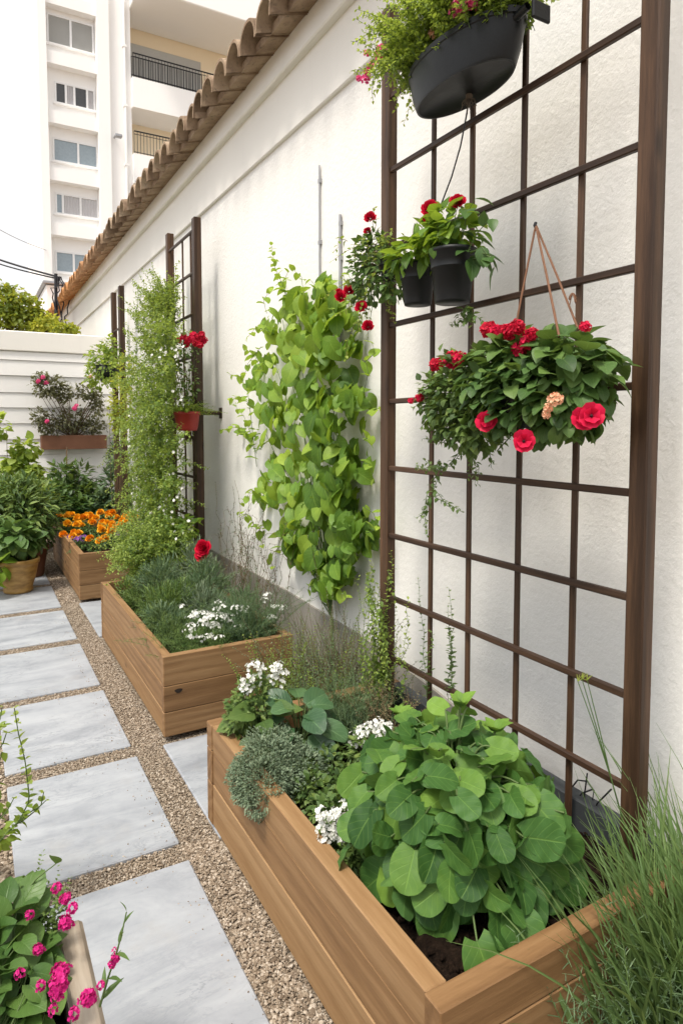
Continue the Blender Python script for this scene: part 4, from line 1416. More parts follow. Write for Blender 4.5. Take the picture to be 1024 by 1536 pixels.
BS = thing("broad_green_herb", (1.36, 4.72, .33), "fresh green broad leaved herb below the middle trellis", "plant")
bush(BS, [(at(262, 800, X=1.40), (.15, .2, .12)), (at(240, 815, X=1.30), (.12, .14, .1)), (at(282, 790, X=1.45), (.08, .12, .07))], 260, T_OVATE, .085, L_BEAN, r, .6, .3, (.1, .75), .5, 24, L_STEM, 1.1)
RS = thing("crimson_rose", (1.36, 4.42, .33), "single crimson bloom standing at the foot of the middle trellis", "flower")
rp = at(304, 825, X=1.33)
B().tube(arc((1.36, rp[1] + .03, .33), rp + [0, 0, -.02], 0, 8, .004, r), .004, .003, 6).build("stem", L_STEM, RS)
for dz, s_ in ((.015, .062), (-.03, .055)):
    put_flower(ME_ROSE, RS, rp + [0, r.normal(0, .012), dz], CAMV, s_ * 1.25, r)
rpot = thing("hanging_pot", tuple(at(281, 645, X=1.50)), "small red pot hung on the middle trellis with a pale fern", "flower pot")
pc = at(281, 646, X=1.50)
B().lathe([(.0, 0), (.075, 0), (.082, .02), (.098, .125), (.106, .128), (.106, .15), (.092, .152), (.086, .11), (0, .11)], pc, 28).build("body", M_RED, rpot)
B().tube(arc(pc + [.09, 0, .13], pc + [.11, 0, .24], .0, 6), .004, None, 5).build("hook", M_IRON, rpot)
fr = thing("pale_fern", tuple(pc + [0, 0, .12]), "pale green fern spilling from the small red pot", "plant")
tuft(fr, pc + [0, 0, .12] + r.normal(0, .03, (20, 3)) * [1, 1, 0], 90, .20, .8, T_TINY, .022, .011, L_FERN, L_STEM, r, (.0, .8), .0013, 2, .8)
# far trellis plants
r = R(155)
pc = at(162, 556, X=1.45)
hp = thing("hanging_pot", tuple(pc - [0, 0, .12]), "grey round pot hung high on the farthest trellis, nearly hidden by greenery", "flower pot")
B().lathe([(0, -.12), (.08, -.12), (.13, -.04), (.14, .06), (.12, .06), (.11, 0), (0, 0)], pc, 20).build("body", M_GRAPH, hp)
B().tube(arc(pc + [.1, 0, .05], pc + [.16, 0, .3], 0, 6), .005, None, 5).build("hook", M_IRON, hp)
ft = thing("trailing_plant", tuple(pc), "bushy green plant bulging from the pot on the farthest trellis", "plant")
bush(ft, [(pc + [-.05, .05, .10], (.2, .24, .2)), (pc + [-.02, -.15, 0], (.12, .16, .2)), (pc + [-.1, .3, -.02], (.12, .15, .2)), (pc + [.02, -.05, .28], (.1, .15, .14))], 900, T_OVATE_S, .055, L_FERN, r, .4, .2, (0, .75), .4, 18, L_STEM)
ft2 = thing("yellowing_climber", (1.52, 8.3, 0), "sparse yellowing climber halfway up the farthest trellis", "climbing plant")
bush(ft2, [(at(182, 612, X=1.5), (.14, .25, .35)), (at(190, 565, X=1.5), (.1, .2, .3)), (at(176, 620, X=1.45), (.1, .15, .2))], 700, T_OVATE_S, .05, L_SUN, r, .4, .2, (0, .5), .3, 14, L_TWIG)

# ------------------------------------------------------------------ marigolds and pansies in the far planter
r = R(160)
ML = ["amber marigold at the far left corner of its planter", "orange marigold by the planter's left rim, behind the purple pansy", "amber marigold in the middle of the left row", "orange marigold nearest the camera",
      "tall orange marigold clump at the back centre", "orange marigold between the back clump and the front row", "amber marigold in the centre of the planter", "orange marigold beside the violet white pansy",
      "orange marigold touching the flowering climber", "amber marigold at the back right of the planter", "orange marigold low in the front centre", "amber marigold left of the back clump"]
spots = [((98, 776), 3, 1), ((106, 803), 3, 2), ((112, 788), 4, 1), ((146, 808), 2, 0), ((160, 772), 5, 0), ((150, 789), 3, 0), ((163, 797), 4, 1), ((178, 788), 4, 0),
         ((193, 780), 4, 0), ((184, 776), 3, 1), ((134, 780), 3, 0), ((126, 776), 4, 1)]
for (p, n, mi), lab in zip(spots, ML):
    c = at(p[0], p[1], Z=.50)
    t = thing("marigold", (c[0], c[1], .33), lab, "marigold", "marigolds in the far planter")
    bush(t, [((max(c[0], .92), c[1] + .05, .40), (.07, .10, .06))], 130, T_LANCE, .045, L_DARK, r, .5, 0, (.2, 1), .3, 10, L_STEM, 1.3)
    for i in range(n + 1):
        a = i * 2.4
        put_flower(ME_POM[mi if i % 2 else 1], t, c + [.07 * math.cos(a), .10 * math.sin(a), r.uniform(-.01, .03)], (-.25, -.35, 1), r.uniform(.07, .098), r)
for p, lab in (((112, 812), "deep purple pansies by the far planter's front left corner"), ((180, 808), "violet and white pansy low at the far planter's right side")):
    c = at(p[0], p[1], Z=.40)
    t = thing("pansy", (c[0], c[1], .33), lab, "pansy")
    bush(t, [((c[0] + .03, c[1] + .03, .36), (.06, .07, .035))], 70, T_OVATE_S, .035, L_DARK, r, .6, 0, (.2, 1), .3, 6, L_STEM)
    c = c + [.05, .02, 0]
    for i in range(8):
        put_flower(ME_PANSY, t, c + [r.normal(0, .03), r.normal(0, .06), r.uniform(0, .03)], (-.4, -.8, .7), .042, r)

# ------------------------------------------------------------------ trough on the back wall
r = R(165)
TG = thing("wall_trough", (1.26, 9.8, 1.19), "reddish brown wooden trough fixed to the white back wall", "planter box")
B().box((.84, 9.70, 1.19), (1.69, 9.722, 1.385), 0, .3, .004).build("front_board", M_TERRA, TG)
for x_ in (.842, 1.666):
    B().box((x_, 9.723, 1.19), (x_ + .022, 9.89, 1.383), 0, .5, .004).build("end_board", M_TERRA, TG)
B().box((.866, 9.724, 1.20), (1.664, 9.888, 1.34)).build("soil", M_SOIL, TG)
TP = thing("trough_shrub", (1.26, 9.8, 1.34), "lacy shrub with pink blossoms rising from the brown wall trough", "shrub")
bl = [(at(105, 630, Y=9.75), (.32, .12, .18)), (at(75, 640, Y=9.75), (.16, .1, .12)), (at(140, 640, Y=9.75), (.18, .1, .12)), (at(75, 580, Y=9.7), (.24, .12, .17)),
      (at(62, 568, Y=9.7), (.12, .1, .1)), (at(96, 590, Y=9.7), (.14, .1, .14)), (at(130, 588, Y=9.7), (.22, .1, .13)), (at(145, 600, Y=9.7), (.1, .1, .12)), (at(60, 625, Y=9.72), (.12, .1, .16)), (at(145, 615, Y=9.7), (.09, .09, .16))]
bush(TP, bl, 2900, T_OVATE_S, .045, m_leaf("dusky_leaf", (.05, .055, .028), (.12, .125, .06), (.20, .20, .10), 0, .55, .3), r, .3, .1, (0, 1), .25, 40, L_TWIG, srad=.006)
for px, py in ((65, 566), (58, 572), (70, 574), (115, 609), (112, 613), (71, 632), (136, 566)):
    put_flower(ME_UPINK[px % 2], TP, at(px, py, Y=9.6), CAMV, .06, r)

# ------------------------------------------------------------------ shrubs in the far left corner
r = R(170)


def shrub(name, base, blobs, n, tpl, size, mat, label, tint=(.1, .9), cat="shrub", shell=.4, wid=1.0, up=.5, droop=.1, smat=None, stems=26):
    t = thing(name, base, label, cat)
    bush(t, blobs, n, tpl, size, mat, r, up, droop, tint, shell, stems, smat or L_TWIG, wid, srad=.006)
    return t


def Y_(px, py, Y):
    return at(px, py, Y=Y)


shrub("fine_shrub", (1.15, 9.3, 0), [(Y_(110, 745, 9.2), (.42, .3, .28)), (Y_(95, 720, 9.3), (.16, .2, .26)), (Y_(125, 755, 9.1), (.36, .3, .22)), (Y_(120, 715, 9.3), (.14, .14, .2))], 1500, T_LANCE, .12, L_MID,
      "fine leaved shrub under the brown wall trough", (0, .7), wid=1.4)
st = thing("slender_stem", tuple(Y_(102, 720, 9.5) * [1, 1, 0]), "slender bare stem climbing from the shrub to the wall trough", "stem")
B().tube(arc(Y_(100, 760, 9.5) * [1, 1, 0], Y_(101, 672, 9.66), 0, 12, .01, r), .014, .009, 6).build("stem", L_TWIG, st)
shrub("dark_conifer", (1.55, 9.0, 0), [(Y_(178, 735, 9.0), (.28, .3, .4)), (Y_(170, 760, 8.9), (.36, .3, .25)), (Y_(180, 690, 9.1), (.14, .2, .3)), (Y_(155, 770, 8.8), (.3, .3, .2))], 1900, T_LANCE, .11, L_HERB,
      "dark bluish shrub in the corner beneath the farthest trellis", (0, .75), wid=1.2)
shrub("lobed_sapling", (.35, 8.4, 0), [(Y_(38, 672, 8.3), (.16, .14, .13)), (Y_(25, 688, 8.3), (.13, .14, .12)), (Y_(42, 700, 8.3), (.18, .16, .14)), (Y_(30, 725, 8.3), (.15, .15, .16)), (Y_(48, 718, 8.2), (.13, .14, .14)), (Y_(2, 720, 8.2), (.15, .14, .2)), (Y_(2, 640, 8.2), (.08, .08, .14))],
      480, T_HEART, .085, L_FERN, "slender sapling with broad lobed leaves before the white back wall", (.3, .95), "sapling", .3, 1.15)
shrub("round_bush", (.75, 8.6, 0), [(Y_(72, 760, 8.8), (.36, .34, .26)), (Y_(100, 768, 8.9), (.36, .34, .2)), (Y_(130, 775, 8.9), (.36, .3, .17)), (Y_(60, 745, 8.9), (.3, .3, .24))], 2000, T_OVATE_S, .085, L_DARK,
      "low rounded dark bush left of the marigold planter", (0, .95))
shrub("feathery_bush", (.28, 7.5, 0), [(Y_(30, 770, 7.4), (.42, .4, .34)), (Y_(46, 795, 7.4), (.24, .26, .22)), (Y_(5, 745, 7.6), (.36, .35, .24)), (Y_(20, 740, 7.6), (.34, .3, .18))], 2900, T_LANCE, .10, L_MID,
      "feathery mid green bush behind the ochre pot", (.0, 1.0), wid=1.1)
shrub("yellow_green_bush", (.15, 8.0, 0), [(Y_(18, 735, 7.9), (.34, .25, .10)), (Y_(48, 742, 7.9), (.2, .2, .09))], 700, T_OVATE_S, .06, L_FERN,
      "yellow green flowering tops above the feathery bush", (.1, .8))

# pots with their plants
pc = np.array([.345, 6.62, 0])
gp = thing("ochre_pot", pc, "round ochre glazed pot standing on the pale slab", "flower pot")
B().lathe([(0, .004), (.115, .0), (.125, .01), (.128, .03), (.122, .045), (.150, .13), (.172, .24), (.176, .262), (.188, .268), (.19, .30), (.182, .312), (.168, .31), (.160, .27), (0, .262)], pc, 40, smooth=True).build("body", M_GOLD, gp)
B().lathe([(0, .275), (.162, .272)], pc, 24).build("soil", M_SOIL, gp)
hp_ = thing("hosta", pc + [0, 0, .27], "large leaved plant hanging over the ochre pot's rim", "plant")
r = R(172)
bush(hp_, [(pc + [-.04, 0.04, .50], (.23, .22, .15)), (pc + [-.24, .05, .46], (.2, .2, .2)), (pc + [.06, .06, .44], (.12, .13, .10))], 330, T_HEART, .11, L_GER, r, .6, .5, (.15, 1.0), .6, 40, L_STEM, .95)
bush(hp_, [(pc + [-.18, -.17, .28], (.1, .07, .10))], 16, T_HEART, .13, L_BEAN, r, .6, .6, (.4, .9), .6, 6, L_STEM, name="young_foliage")
pc = np.array([.49, 7.25, 0])
dp = thing("clay_pot", pc, "dark brown clay pot tucked behind the ochre pot", "flower pot")
B().lathe([(0, .004), (.12, 0), (.128, .012), (.165, .27), (.18, .272), (.18, .31), (.165, .315), (.155, .28), (0, .275)], pc, 36).build("body", M_TERRA, dp)
B().lathe([(0, .285), (.157, .28)], pc, 20).build("soil", M_SOIL, dp)
dpl = thing("drooping_plant", pc + [0, 0, .28], "dark leafy plant drooping from the brown clay pot", "plant")
bush(dpl, [(pc + [-.05, .05, .46], (.13, .16, .14)), (pc + [.03, -.08, .38], (.09, .09, .09)), (pc + [-.14, -.05, .42], (.14, .14, .12))], 230, T_OVATE, .10, L_DARK, r, .5, .5, (.1, .9), .6, 30, L_STEM, 1.1)

# ------------------------------------------------------------------ trees beyond the back wall
r = R(175)


def tree(base, blobs, n, size, mat, label, name="tree", tint=(0, 1)):
    t = thing(name, base, label, "tree", "greenery beyond the back wall")
    top = np.mean([b[0] for b in blobs], 0)
    tb_ = B().tube(arc(base, top, 0, 10, .03, r), .06, .02, 8)
    for b_ in blobs:
        tb_.tube(arc(np.asarray(base) * .35 + top * .65, b_[0], .05, 7, .02, r), .02, .007, 6)
    tb_.build("trunk", L_TWIG, t)
    bush(t, blobs, n, T_OVATE_S, size, mat, r, .3, .1, tint, .25, 0, None, 1.1, name="crown", jit=.9)


tree((.2, 12.2, 0), [(at(12, 455, Y=12.2), (.4, .4, .32)), (at(-10, 480, Y=12.2), (.5, .4, .4)), (at(38, 462, Y=12.3), (.32, .35, .26)), (at(40, 485, Y=12.2), (.4, .4, .25)), (at(10, 440, Y=12.2), (.14, .2, .16)), (at(58, 478, Y=12.2), (.25, .3, .2))], 2400, .085, L_SUN,
     "bright yellow green treetop above the left end of the back wall", tint=(-.1, .45))
tree((1.1, 11.6, 0), [(at(74, 485, Y=11.6), (.22, .25, .14)), (at(66, 490, Y=11.6), (.2, .2, .12))], 420, .075, L_SUN, "small golden leaved bush beside the cable pole", "golden_bush", (.3, 1.0))
tree((1.4, 11.3, 0), [(at(92, 493, Y=11.2), (.17, .2, .09)), (at(108, 494, Y=11.2), (.13, .2, .07))], 420, .06, L_SUN, "low rounded yellow green bush on the wall top near the corner", "round_bush", (.1, .8))

# ------------------------------------------------------------------ black oval trough high on the large trellis
r = R(180)
rl, rr2 = at(618, 118, X=1.40), at(790, 40, X=1.40)
oc = (rl + rr2) / 2
HL = (rl[1] - rr2[1]) / 2
oc[2] = oc[2] + .016
OT = thing("oval_trough", tuple(oc - [0, 0, .2]), "large black oval trough fixed high on the large trellis", "flower pot")
ax = HL * .92
ay = .112 / ax
ob = B()
for prof in ([(0, -.120), (ax * .78, -.120), (ax * .80, -.127)], [(ax * .80, -.127), (ax * .835, -.127)], [(ax * .835, -.127), (ax * .85, -.121)], [(ax * .85, -.121), (ax * .92, -.08), (ax * .975, -.02)],
             [(ax * .975, -.02), (ax * 1.0, -.017)], [(ax * 1.0, -.017), (ax * 1.005, 0)], [(ax * 1.005, 0), (ax * .955, .002)], [(ax * .955, .002), (ax * .93, -.05), (0, -.05)]):
    ob.lathe(prof, oc, 64, 0, .5, ay, 1.0)
ob.build("body", M_BLACK, OT)
B().lathe([(0, -.046), (ax * .93, -.046)], oc, 32, 0, .5, ay, 1.0).build("soil", M_SOIL, OT)
bb = B().box((oc[0] + .0, oc[1] - ax - .045, oc[2] - .05), (1.470, oc[1] - ax - .033, oc[2] + .0), bev=.004)
bb.tube([(oc[0] - .01, oc[1] - ax - .034, oc[2] - .02), (oc[0] - .01, oc[1] - ax + .03, oc[2] - .03)], .012, None, 8)
bb.build("bracket", M_BLACK, OT)
kp = at(703, 150, X=1.44)
kb2 = B()
for i in range(26):
    d = rdir(1, r)[0]
    kb2.tube(arc(kp + d * .006, kp + d * r.uniform(.012, .028) + [0, 0, -r.uniform(0, .035)], .008, 5, .003, r), .0022, .0012, 4)
kb2.tube(arc(kp + [0, 0, .05], kp, 0, 4), .01, .012, 6)
tag(kb2.build("twine_knot", M_JUTE), "frayed grey twine knot hanging under the black oval trough", "twine")
cd = B().tube(np.stack([at(px, py, X=1.47) for px, py in ((703, 150), (697, 185), (690, 220), (677, 265), (660, 310), (650, 345))]), .0028, None, 5)
tag(cd.build("thin_cord", M_IRON), "thin dark cord dangling from the oval trough towards the black pots", "cord")
OP = thing("trough_greenery", tuple(oc), "light green feathery plants with pink blooms in the black oval trough", "flowering plant")
b, sb = B(), B()
for i in range(520):
    yy = r.uniform(-.95, .98) * ax
    p = oc + [r.normal(0, .035), yy, -.03]
    d = nrm([r.normal(-.3, .4), r.normal(0, .35) + yy * .8, r.uniform(.35, 1.2)])
    L = r.uniform(.12, .33)
    q = p + d * L - np.array([0, 0, .05]) * (d[2] < .4)
    sprig(b, sb, arc(p, q, .05, 8, .006, r), .0095, T_OVATE_S, .022, r, (.0, .85), .0013, 2, .9)
for i in range(60):
    p = oc + [r.normal(-.02, .03), ax * r.uniform(.75, 1.05), r.uniform(-.0, .12)]
    q = p + [r.normal(-.03, .05), r.uniform(.0, .15), r.uniform(-.12, .16)]
    sprig(b, sb, arc(p, q, .06, 8, .006, r), .012, T_OVATE_S, .03, r, (.1, .9), .0014, 1, .95)
b.build("foliage", L_FERN, OP)
sb.build("stem", L_STEM, OP)
fl = [((693, 8), .05), ((704, 4), .045), ((685, 14), .04), ((549, 118), .035), ((552, 108), .03), ((571, 82), .045), ((556, 100), .025), ((571, 74), .03), ((538, 118), .022), ((551, 80), .026), ((570, 90), .03)]
tips = []
for (px, py), s_ in fl:
    p = at(px, py, X=1.30 if px > 600 else 1.37)
    put_flower(ME_UPINK[px % 2], OP, p, CAMV, s_ * 1.1, r)
    tips.append(p)
put_flower(ME_PEACH, OP, at(651, 50, X=1.34), CAMV, .035, r)
stems_to(OP, at(600, 120, X=1.44), tips[3:], L_STEM, r, .0016, .02)
r5 = R(181)
wp = B()
blossoms(OP, [at(px, py, X=1.36) for px, py in ((628, 35), (618, 70), (640, 20), (670, 8), (606, 88), (612, 60), (634, 50), (622, 18), (650, 30), (600, 105))], 16, .035, .010, F_WHITE, r5, CAMV)

# ------------------------------------------------------------------ black pots on the rung, roses beside them
r = R(190)


def black_pot(c, rt, rb, h, label, grp="black pots on the large trellis"):
    t = thing("black_pot", tuple(c), label, "flower pot", grp)
    B().lathe([(0, 0), (rb * .96, 0), (rb, .006), (rb + (rt - rb) * .60, h * .64), (rb + (rt - rb) * .60 + .004, h * .645), (rt * .955, h * .655), (rt * .96, h * .79), (rt * .985, h * .80), (rt * .99, h * .93),
               (rt * 1.04, h * .94), (rt * 1.04, h), (rt * .94, h), (rt * .92, h * .86), (0, h * .86)], c, 40).build("body", M_GRAPH, t)
    B().lathe([(0, h * .88), (rt * .93, h * .875)], c, 20).build("soil", M_SOIL, t)
    hk = B()
    hk.tube([(c[0] + rt * .95, c[1], c[2] + h * .9), (1.512, c[1], c[2] + h * .95), (1.53, c[1], c[2] + h * .8)], .004, None, 5)
    hk.build("hook", M_IRON, t)
    return t


pA = at(678, 455, X=1.40)
pB = at(626, 458, X=1.415)
pD = at(592, 420, X=1.44)
black_pot(pA, .076, .058, .172, "larger black ribbed pot hung on the right, on the large trellis")
black_pot(pB, .066, .049, .142, "smaller black ribbed pot hung left of the larger one")
black_pot(pD + [0, .02, 0], .05, .04, .09, "small black pot half hidden under the red rose plant")
BA = thing("basil", tuple(pA + [0, 0, .15]), "leafy basil with two red blooms in the larger black pot", "plant")
bush(BA, [(pA + [0, .0, .22], (.085, .10, .07)), (pA + [.0, .02, .27], (.06, .08, .06)), (pA + [-.02, .1, .23], (.05, .06, .05))], 170, T_OVATE, .052, L_BEAN, r, .6, .2, (.0, .7), .5, 30, L_STEM, 1.35, srad=.002)
b, sb = B(), B()
for pts in ([(700, 380), (715, 350), (728, 335), (738, 328)], [(705, 385), (725, 380), (738, 388), (742, 400)], [(705, 390), (722, 385), (728, 395)], [(690, 370), (700, 320), (712, 298)], [(705, 380), (722, 370), (732, 385)]):
    sprig(b, sb, W(pts, 1.40), .03, T_OVATE, .068, r, (.1, .6), .0025, 1, .9, .4, False)
b.build("outer_foliage", L_DARK, BA)
sb.build("branch", L_STEM, BA)
for px, py, s_ in ((645, 314, .042), (645, 328, .032), (686, 304, .036)):
    p = at(px, py, X=1.38)
    put_flower(ME_ROSE, BA, p, CAMV, s_, r)
    stems_to(BA, pA + [0, .03, .2], [p + [0, 0, -.01]], L_STEM, r, .0018, 0)
b, sb = B(), B()
for i in range(7):
    sprig(b, sb, W([(700, 458), (703 + r.normal(0, 8), 472), (703 + r.normal(0, 16), 488)], 1.42), .012, T_OVATE_S, .03, r, (.2, .8), .0013, 1, .9)
b.build("trailing_foliage", L_MID, BA)
sb.build("trailing_stem", L_STEM, BA)
LT = thing("lettuce", tuple(pB + [0, 0, .12]), "pale arching leaves in the smaller black pot", "plant")
bush(LT, [(pB + [0, 0, .185], (.085, .10, .05)), (pB + [-.02, .04, .18], (.05, .06, .05)), (pB + [.0, -.06, .20], (.05, .06, .06))], 110, T_OVATE, .07, L_BEAN, r, .7, .3, (-.05, .6), .5, 24, L_STEM, .8, srad=.002)
r = R(195)
RB = thing("rose_plant", tuple(pD + [0, 0, .08]), "trailing rose plant with small red blooms on the large trellis's left post", "flowering plant")
bl = [(at(560, 385, X=1.42), (.07, .09, .08)), (at(575, 410, X=1.41), (.07, .08, .08)), (at(545, 405, X=1.42), (.06, .08, .10)), (at(585, 430, X=1.40), (.05, .06, .07)), (at(548, 440, X=1.42), (.05, .08, .05)), (at(565, 365, X=1.43), (.06, .08, .05))]
bush(RB, bl, 560, T_OVATE_S, .034, L_GER, r, .4, .2, (.1, 1.0), .35, 40, L_TWIG, 1.1, srad=.0016)
b, sb = B(), B()
for i in range(26):
    c = bl[r.integers(6)][0] + r.normal(0, .05, 3)
    q = c + [r.normal(-.02, .04), r.normal(.04, .07), r.normal(-.02, .08)]
    sprig(b, sb, arc(c, q, .03, 7, .005, r), .016, T_OVATE_S, .028, r, (.2, 1.0), .0012, 1, .9)
for pts in ([(545, 460), (528, 450), (512, 445), (505, 442)], [(550, 450), (548, 470), (550, 488)], [(548, 465), (530, 490), (520, 515), (518, 545)]):
    sprig(b, sb, W(pts, 1.42), .016, T_OVATE_S, .032, r, (.3, 1.0), .0016, 1, .9)
b.build("outer_foliage", L_JAS, RB)
sb.build("branch", L_TWIG, RB)
tips = []
for px, py, s_ in ((555, 327, .034), (551, 347, .022), (511, 446, .036), (523, 437, .034), (542, 461, .035), (552, 490, .034), (508, 440, .028)):
    p = at(px, py, X=1.385)
    put_flower(ME_ROSE2 if px % 2 else ME_ROSE, RB, p, CAMV, s_, r)
    tips.append(p + [.01, 0, 0])
stems_to(RB, at(560, 400, X=1.42), tips, L_STEM, r, .0016, .02)

# ------------------------------------------------------------------ hanging basket
r = R(200)
bc = np.array([1.385, 1.33, 1.60])
bc = bc + [0, 0, .02]
HBK = thing("hanging_basket", tuple(bc - [0, 0, .1]), "dark hanging bowl on copper coloured cords, buried in geraniums", "hanging basket")
B().lathe([(0, -.085), (.06, -.083), (.10, -.05), (.122, 0), (.127, .018), (.115, .018), (.10, -.02), (0, -.02)], bc, 30).build("bowl", M_BLACK, HBK)
apx = at(803, 338, X=1.495)
for e in (at(771, 500, X=1.40), at(872, 508, X=1.38), at(838, 505, X=1.30)):
    mid_ = apx * .5 + e * .5 + [0, 0, .004]
    B().tube(np.stack([apx, mid_, e]), .0034, None, 5).build("cord", M_ROPE, HBK)
B().tube([apx + [.006, 0, -.012], apx + [-.004, 0, .0], apx + [.0, 0, .008]], .006, .005, 6, cap=True).build("hook", M_IRON, HBK)
c2_ = B()
kn_ = at(858, 440, X=1.40)
for i in range(10):
    d = rdir(1, r)[0]
    c2_.tube(arc(kn_, kn_ + d * .012 + [0, 0, -.02], .004, 5), .0016, None, 4)
c2_.build("knot", M_ROPE, HBK)
GR = thing("basket_geranium", tuple(bc), "full geranium mound with red blooms spilling from the hanging bowl", "flowering plant")


def X_(px, py, X):
    return at(px, py, X=X)


core = [(X_(800, 580, 1.37), (.13, .155, .115)), (X_(760, 570, 1.37), (.12, .12, .11)), (X_(845, 580, 1.37), (.12, .12, .12)), (X_(795, 618, 1.34), (.10, .12, .075)), (X_(850, 610, 1.34), (.09, .08, .075)), (X_(790, 545, 1.38), (.10, .13, .09)), (X_(745, 600, 1.33), (.09, .10, .085))]
bush(GR, core, 1150, T_HEART, .047, L_GER, r, .45, .45, (.0, .85), .72, 50, L_STEM, .95, srad=.0022, base=bc)
bush(GR, [(X_(872, 545, 1.36), (.08, .08, .06)), (X_(845, 532, 1.36), (.08, .08, .05)), (X_(896, 562, 1.37), (.05, .045, .05))], 80, T_OVATE, .068, L_GER, r, .7, .4, (.15, .8), .6, 20, L_STEM, 1.25, "broad_foliage", base=bc)
bush(GR, [(X_(690, 590, 1.36), (.10, .13, .13)), (X_(660, 600, 1.37), (.07, .09, .10)), (X_(720, 560, 1.37), (.08, .10, .08)), (X_(715, 640, 1.35), (.08, .10, .09)), (X_(680, 640, 1.37), (.07, .09, .06)), (X_(735, 600, 1.30), (.06, .08, .09))], 2300, T_OVATE_S, .028, L_MID, r, .4, .2, (.0, .95), .3, 50, L_STEM, 1.15, "fine_foliage", base=bc)
b, sb = B(), B()
for pts in ([(700, 650), (700, 680), (705, 715)], [(690, 640), (665, 665), (640, 660)], [(700, 660), (670, 700), (640, 705), (625, 700)], [(660, 700), (640, 740), (636, 770), (640, 800)], [(650, 735), (670, 760), (690, 765)],
            [(645, 745), (632, 770), (625, 780)], [(720, 650), (735, 680), (742, 695)], [(725, 640), (745, 655), (755, 665)], [(700, 670), (715, 700), (712, 722)], [(690, 620), (650, 620), (632, 640)], [(660, 690), (655, 705), (640, 690)], [(665, 600), (640, 600), (622, 610)]):
    for j in range(2):
        q = np.stack(W(pts, 1.38 + .02 * j)) + r.normal(0, .006, (len(pts), 3))
        sprig(b, sb, q, .012, T_OVATE_S, .026, r, (.15, .9), .0016, 1, .95)
b.build("trailing_foliage", L_MID, GR)
sb.build("trailing_stem", L_STEM, GR)
tips = []
for px, py, s_, k in ((660, 545, .055, 2), (675, 537, .068, 0), (692, 530, .055, 1), (733, 500, .06, 2), (741, 493, .05, 0), (765, 497, .058, 2), (778, 494, .05, 2), (799, 494, .042, 2), (752, 490, .036, 2), (776, 525, .052, 0), (790, 518, .055, 1), (627, 594, .036, 0), (620, 598, .026, 1), (876, 492, .034, 1)):
    p = X_(px, py, 1.30 if px > 700 else 1.31)
    put_flower(ME_UMB[k], GR, p + r.normal(0, .008, 3), CAMV, s_ * .8, r)
    tips.append(p + [.01, 0, -.01])
for px, py, s_ in ((729, 632, .058), (785, 662, .058), (874, 628, .056), (886, 624, .058)):
    put_flower(ME_OPEN, GR, X_(px, py, 1.235), (-.66, -.72, .15), s_ * .78, r)
for px, py, s_ in ((832, 599, .034), (822, 612, .022), (819, 622, .02)):
    put_flower(ME_PEACH, GR, X_(px, py, 1.235), CAMV, s_, r)
stems_to(GR, X_(770, 560, 1.36), tips, L_STEM, r, .0019, .02)

# ------------------------------------------------------------------ ornamental grass and wire ornament at the right
r = R(210)
GS = thing("ornamental_grass", (1.38, .76, 0), "tall clump of slender green grass by the near planter's end", "grass")
b = B()
nb = 1600
for i in range(nb):
    p = np.array([r.normal(1.47, .11), r.normal(.82, .07), -.01])
    p[1] = min(p[1], .915)
    L = r.uniform(.38, .66) * (1 if i % 8 else 1.15)
    lean = np.array([r.normal(0.02, .17), r.normal(-.02, .16), 1.0])
    d = nrm(lean)
    t = np.linspace(0, 1, 9)[:, None]
    bend = nrm(np.array([d[0], d[1], 0]) + 1e-4) * r.uniform(.05, .42) * L
    pts = p + d * L * t + bend * t ** 2.4 - np.array([0, 0, 1]) * t ** 3 * r.uniform(0, .16) * L
    w_ = r.uniform(.0035, .009)
    dirv = nrm(np.gradient(pts, axis=0))
    sd = nrm(np.cross(dirv, np.array([.75, .65, 0.1]) + r.normal(0, .4, 3)))
    ww = w_ * (1 - t ** 1.6) * np.minimum(1, .5 + t * 3) + .0003
    mid_ = pts + np.cross(sd, dirv) * ww * .5
    V = np.concatenate([pts - sd * ww, mid_, pts + sd * ww])
    F = [[j, j + 9, j + 10, j + 1] for j in range(8)] + [[j + 9, j + 18, j + 19, j + 10] for j in range(8)]
    uv = np.concatenate([np.concatenate([np.full((9, 1), u_), t], 1) for u_ in (0, .5, 1)])
    b.add(V, F, uv, np.clip(r.normal(.42, .16) + .35 * np.tile(t[:, 0], 3) - .12, 0, 1))
b.build("blades", L_GRASS, GS)
b, sb = B(), B()
for i in range(260):
    p = np.array([r.normal(1.36, .13), r.normal(.80, .07), 0.0])
    p[1] = min(p[1], .91)
    sprig(b, sb, arc(p, p + [r.normal(-.04, .10), r.normal(0, .10), r.uniform(.20, .46)], .02, 8, .006, r), .011, T_NEEDLE, .045, r, (.1, .8), .0014, 1, .9)
b.build("low_foliage", L_HERB, GS)
sb.build("stem", L_STEM, GS)
sb = B()
b = B()
for e in ((866, 1022), (872, 1018), (880, 1020)):
    pts = np.stack([at(958, 1330, X=1.46), at(936, 1240, X=1.47), at(915, 1165, X=1.48), at((e[0] + 915) / 2, 1090, X=1.47), at(*e, X=1.46)])
    tt = np.linspace(0, 1, 5)
    uu = np.linspace(0, 1, 20)
    q = np.stack([np.interp(uu, tt, pts[:, i]) for i in range(3)], 1)
    sb.tube(q, .0026, .0012, 5)
    b.leaves(T_NEEDLE, np.repeat(q[-1][None], 5, 0), np.array([0, 0, 1.0]) + r.normal(0, .35, (5, 3)), np.array([-1.0, 0, 0.2]) + r.normal(0, .2, (5, 3)), .02, .9, 0, 1.2)
sb.build("flower_stalk", L_GRASS, GS)
b.build("seed_head", L_FERN, GS)
WO = thing("wire_ornament", tuple(at(880, 1215, X=1.60)), "small dark bent wire scroll standing behind the round leaves", "wire edging")
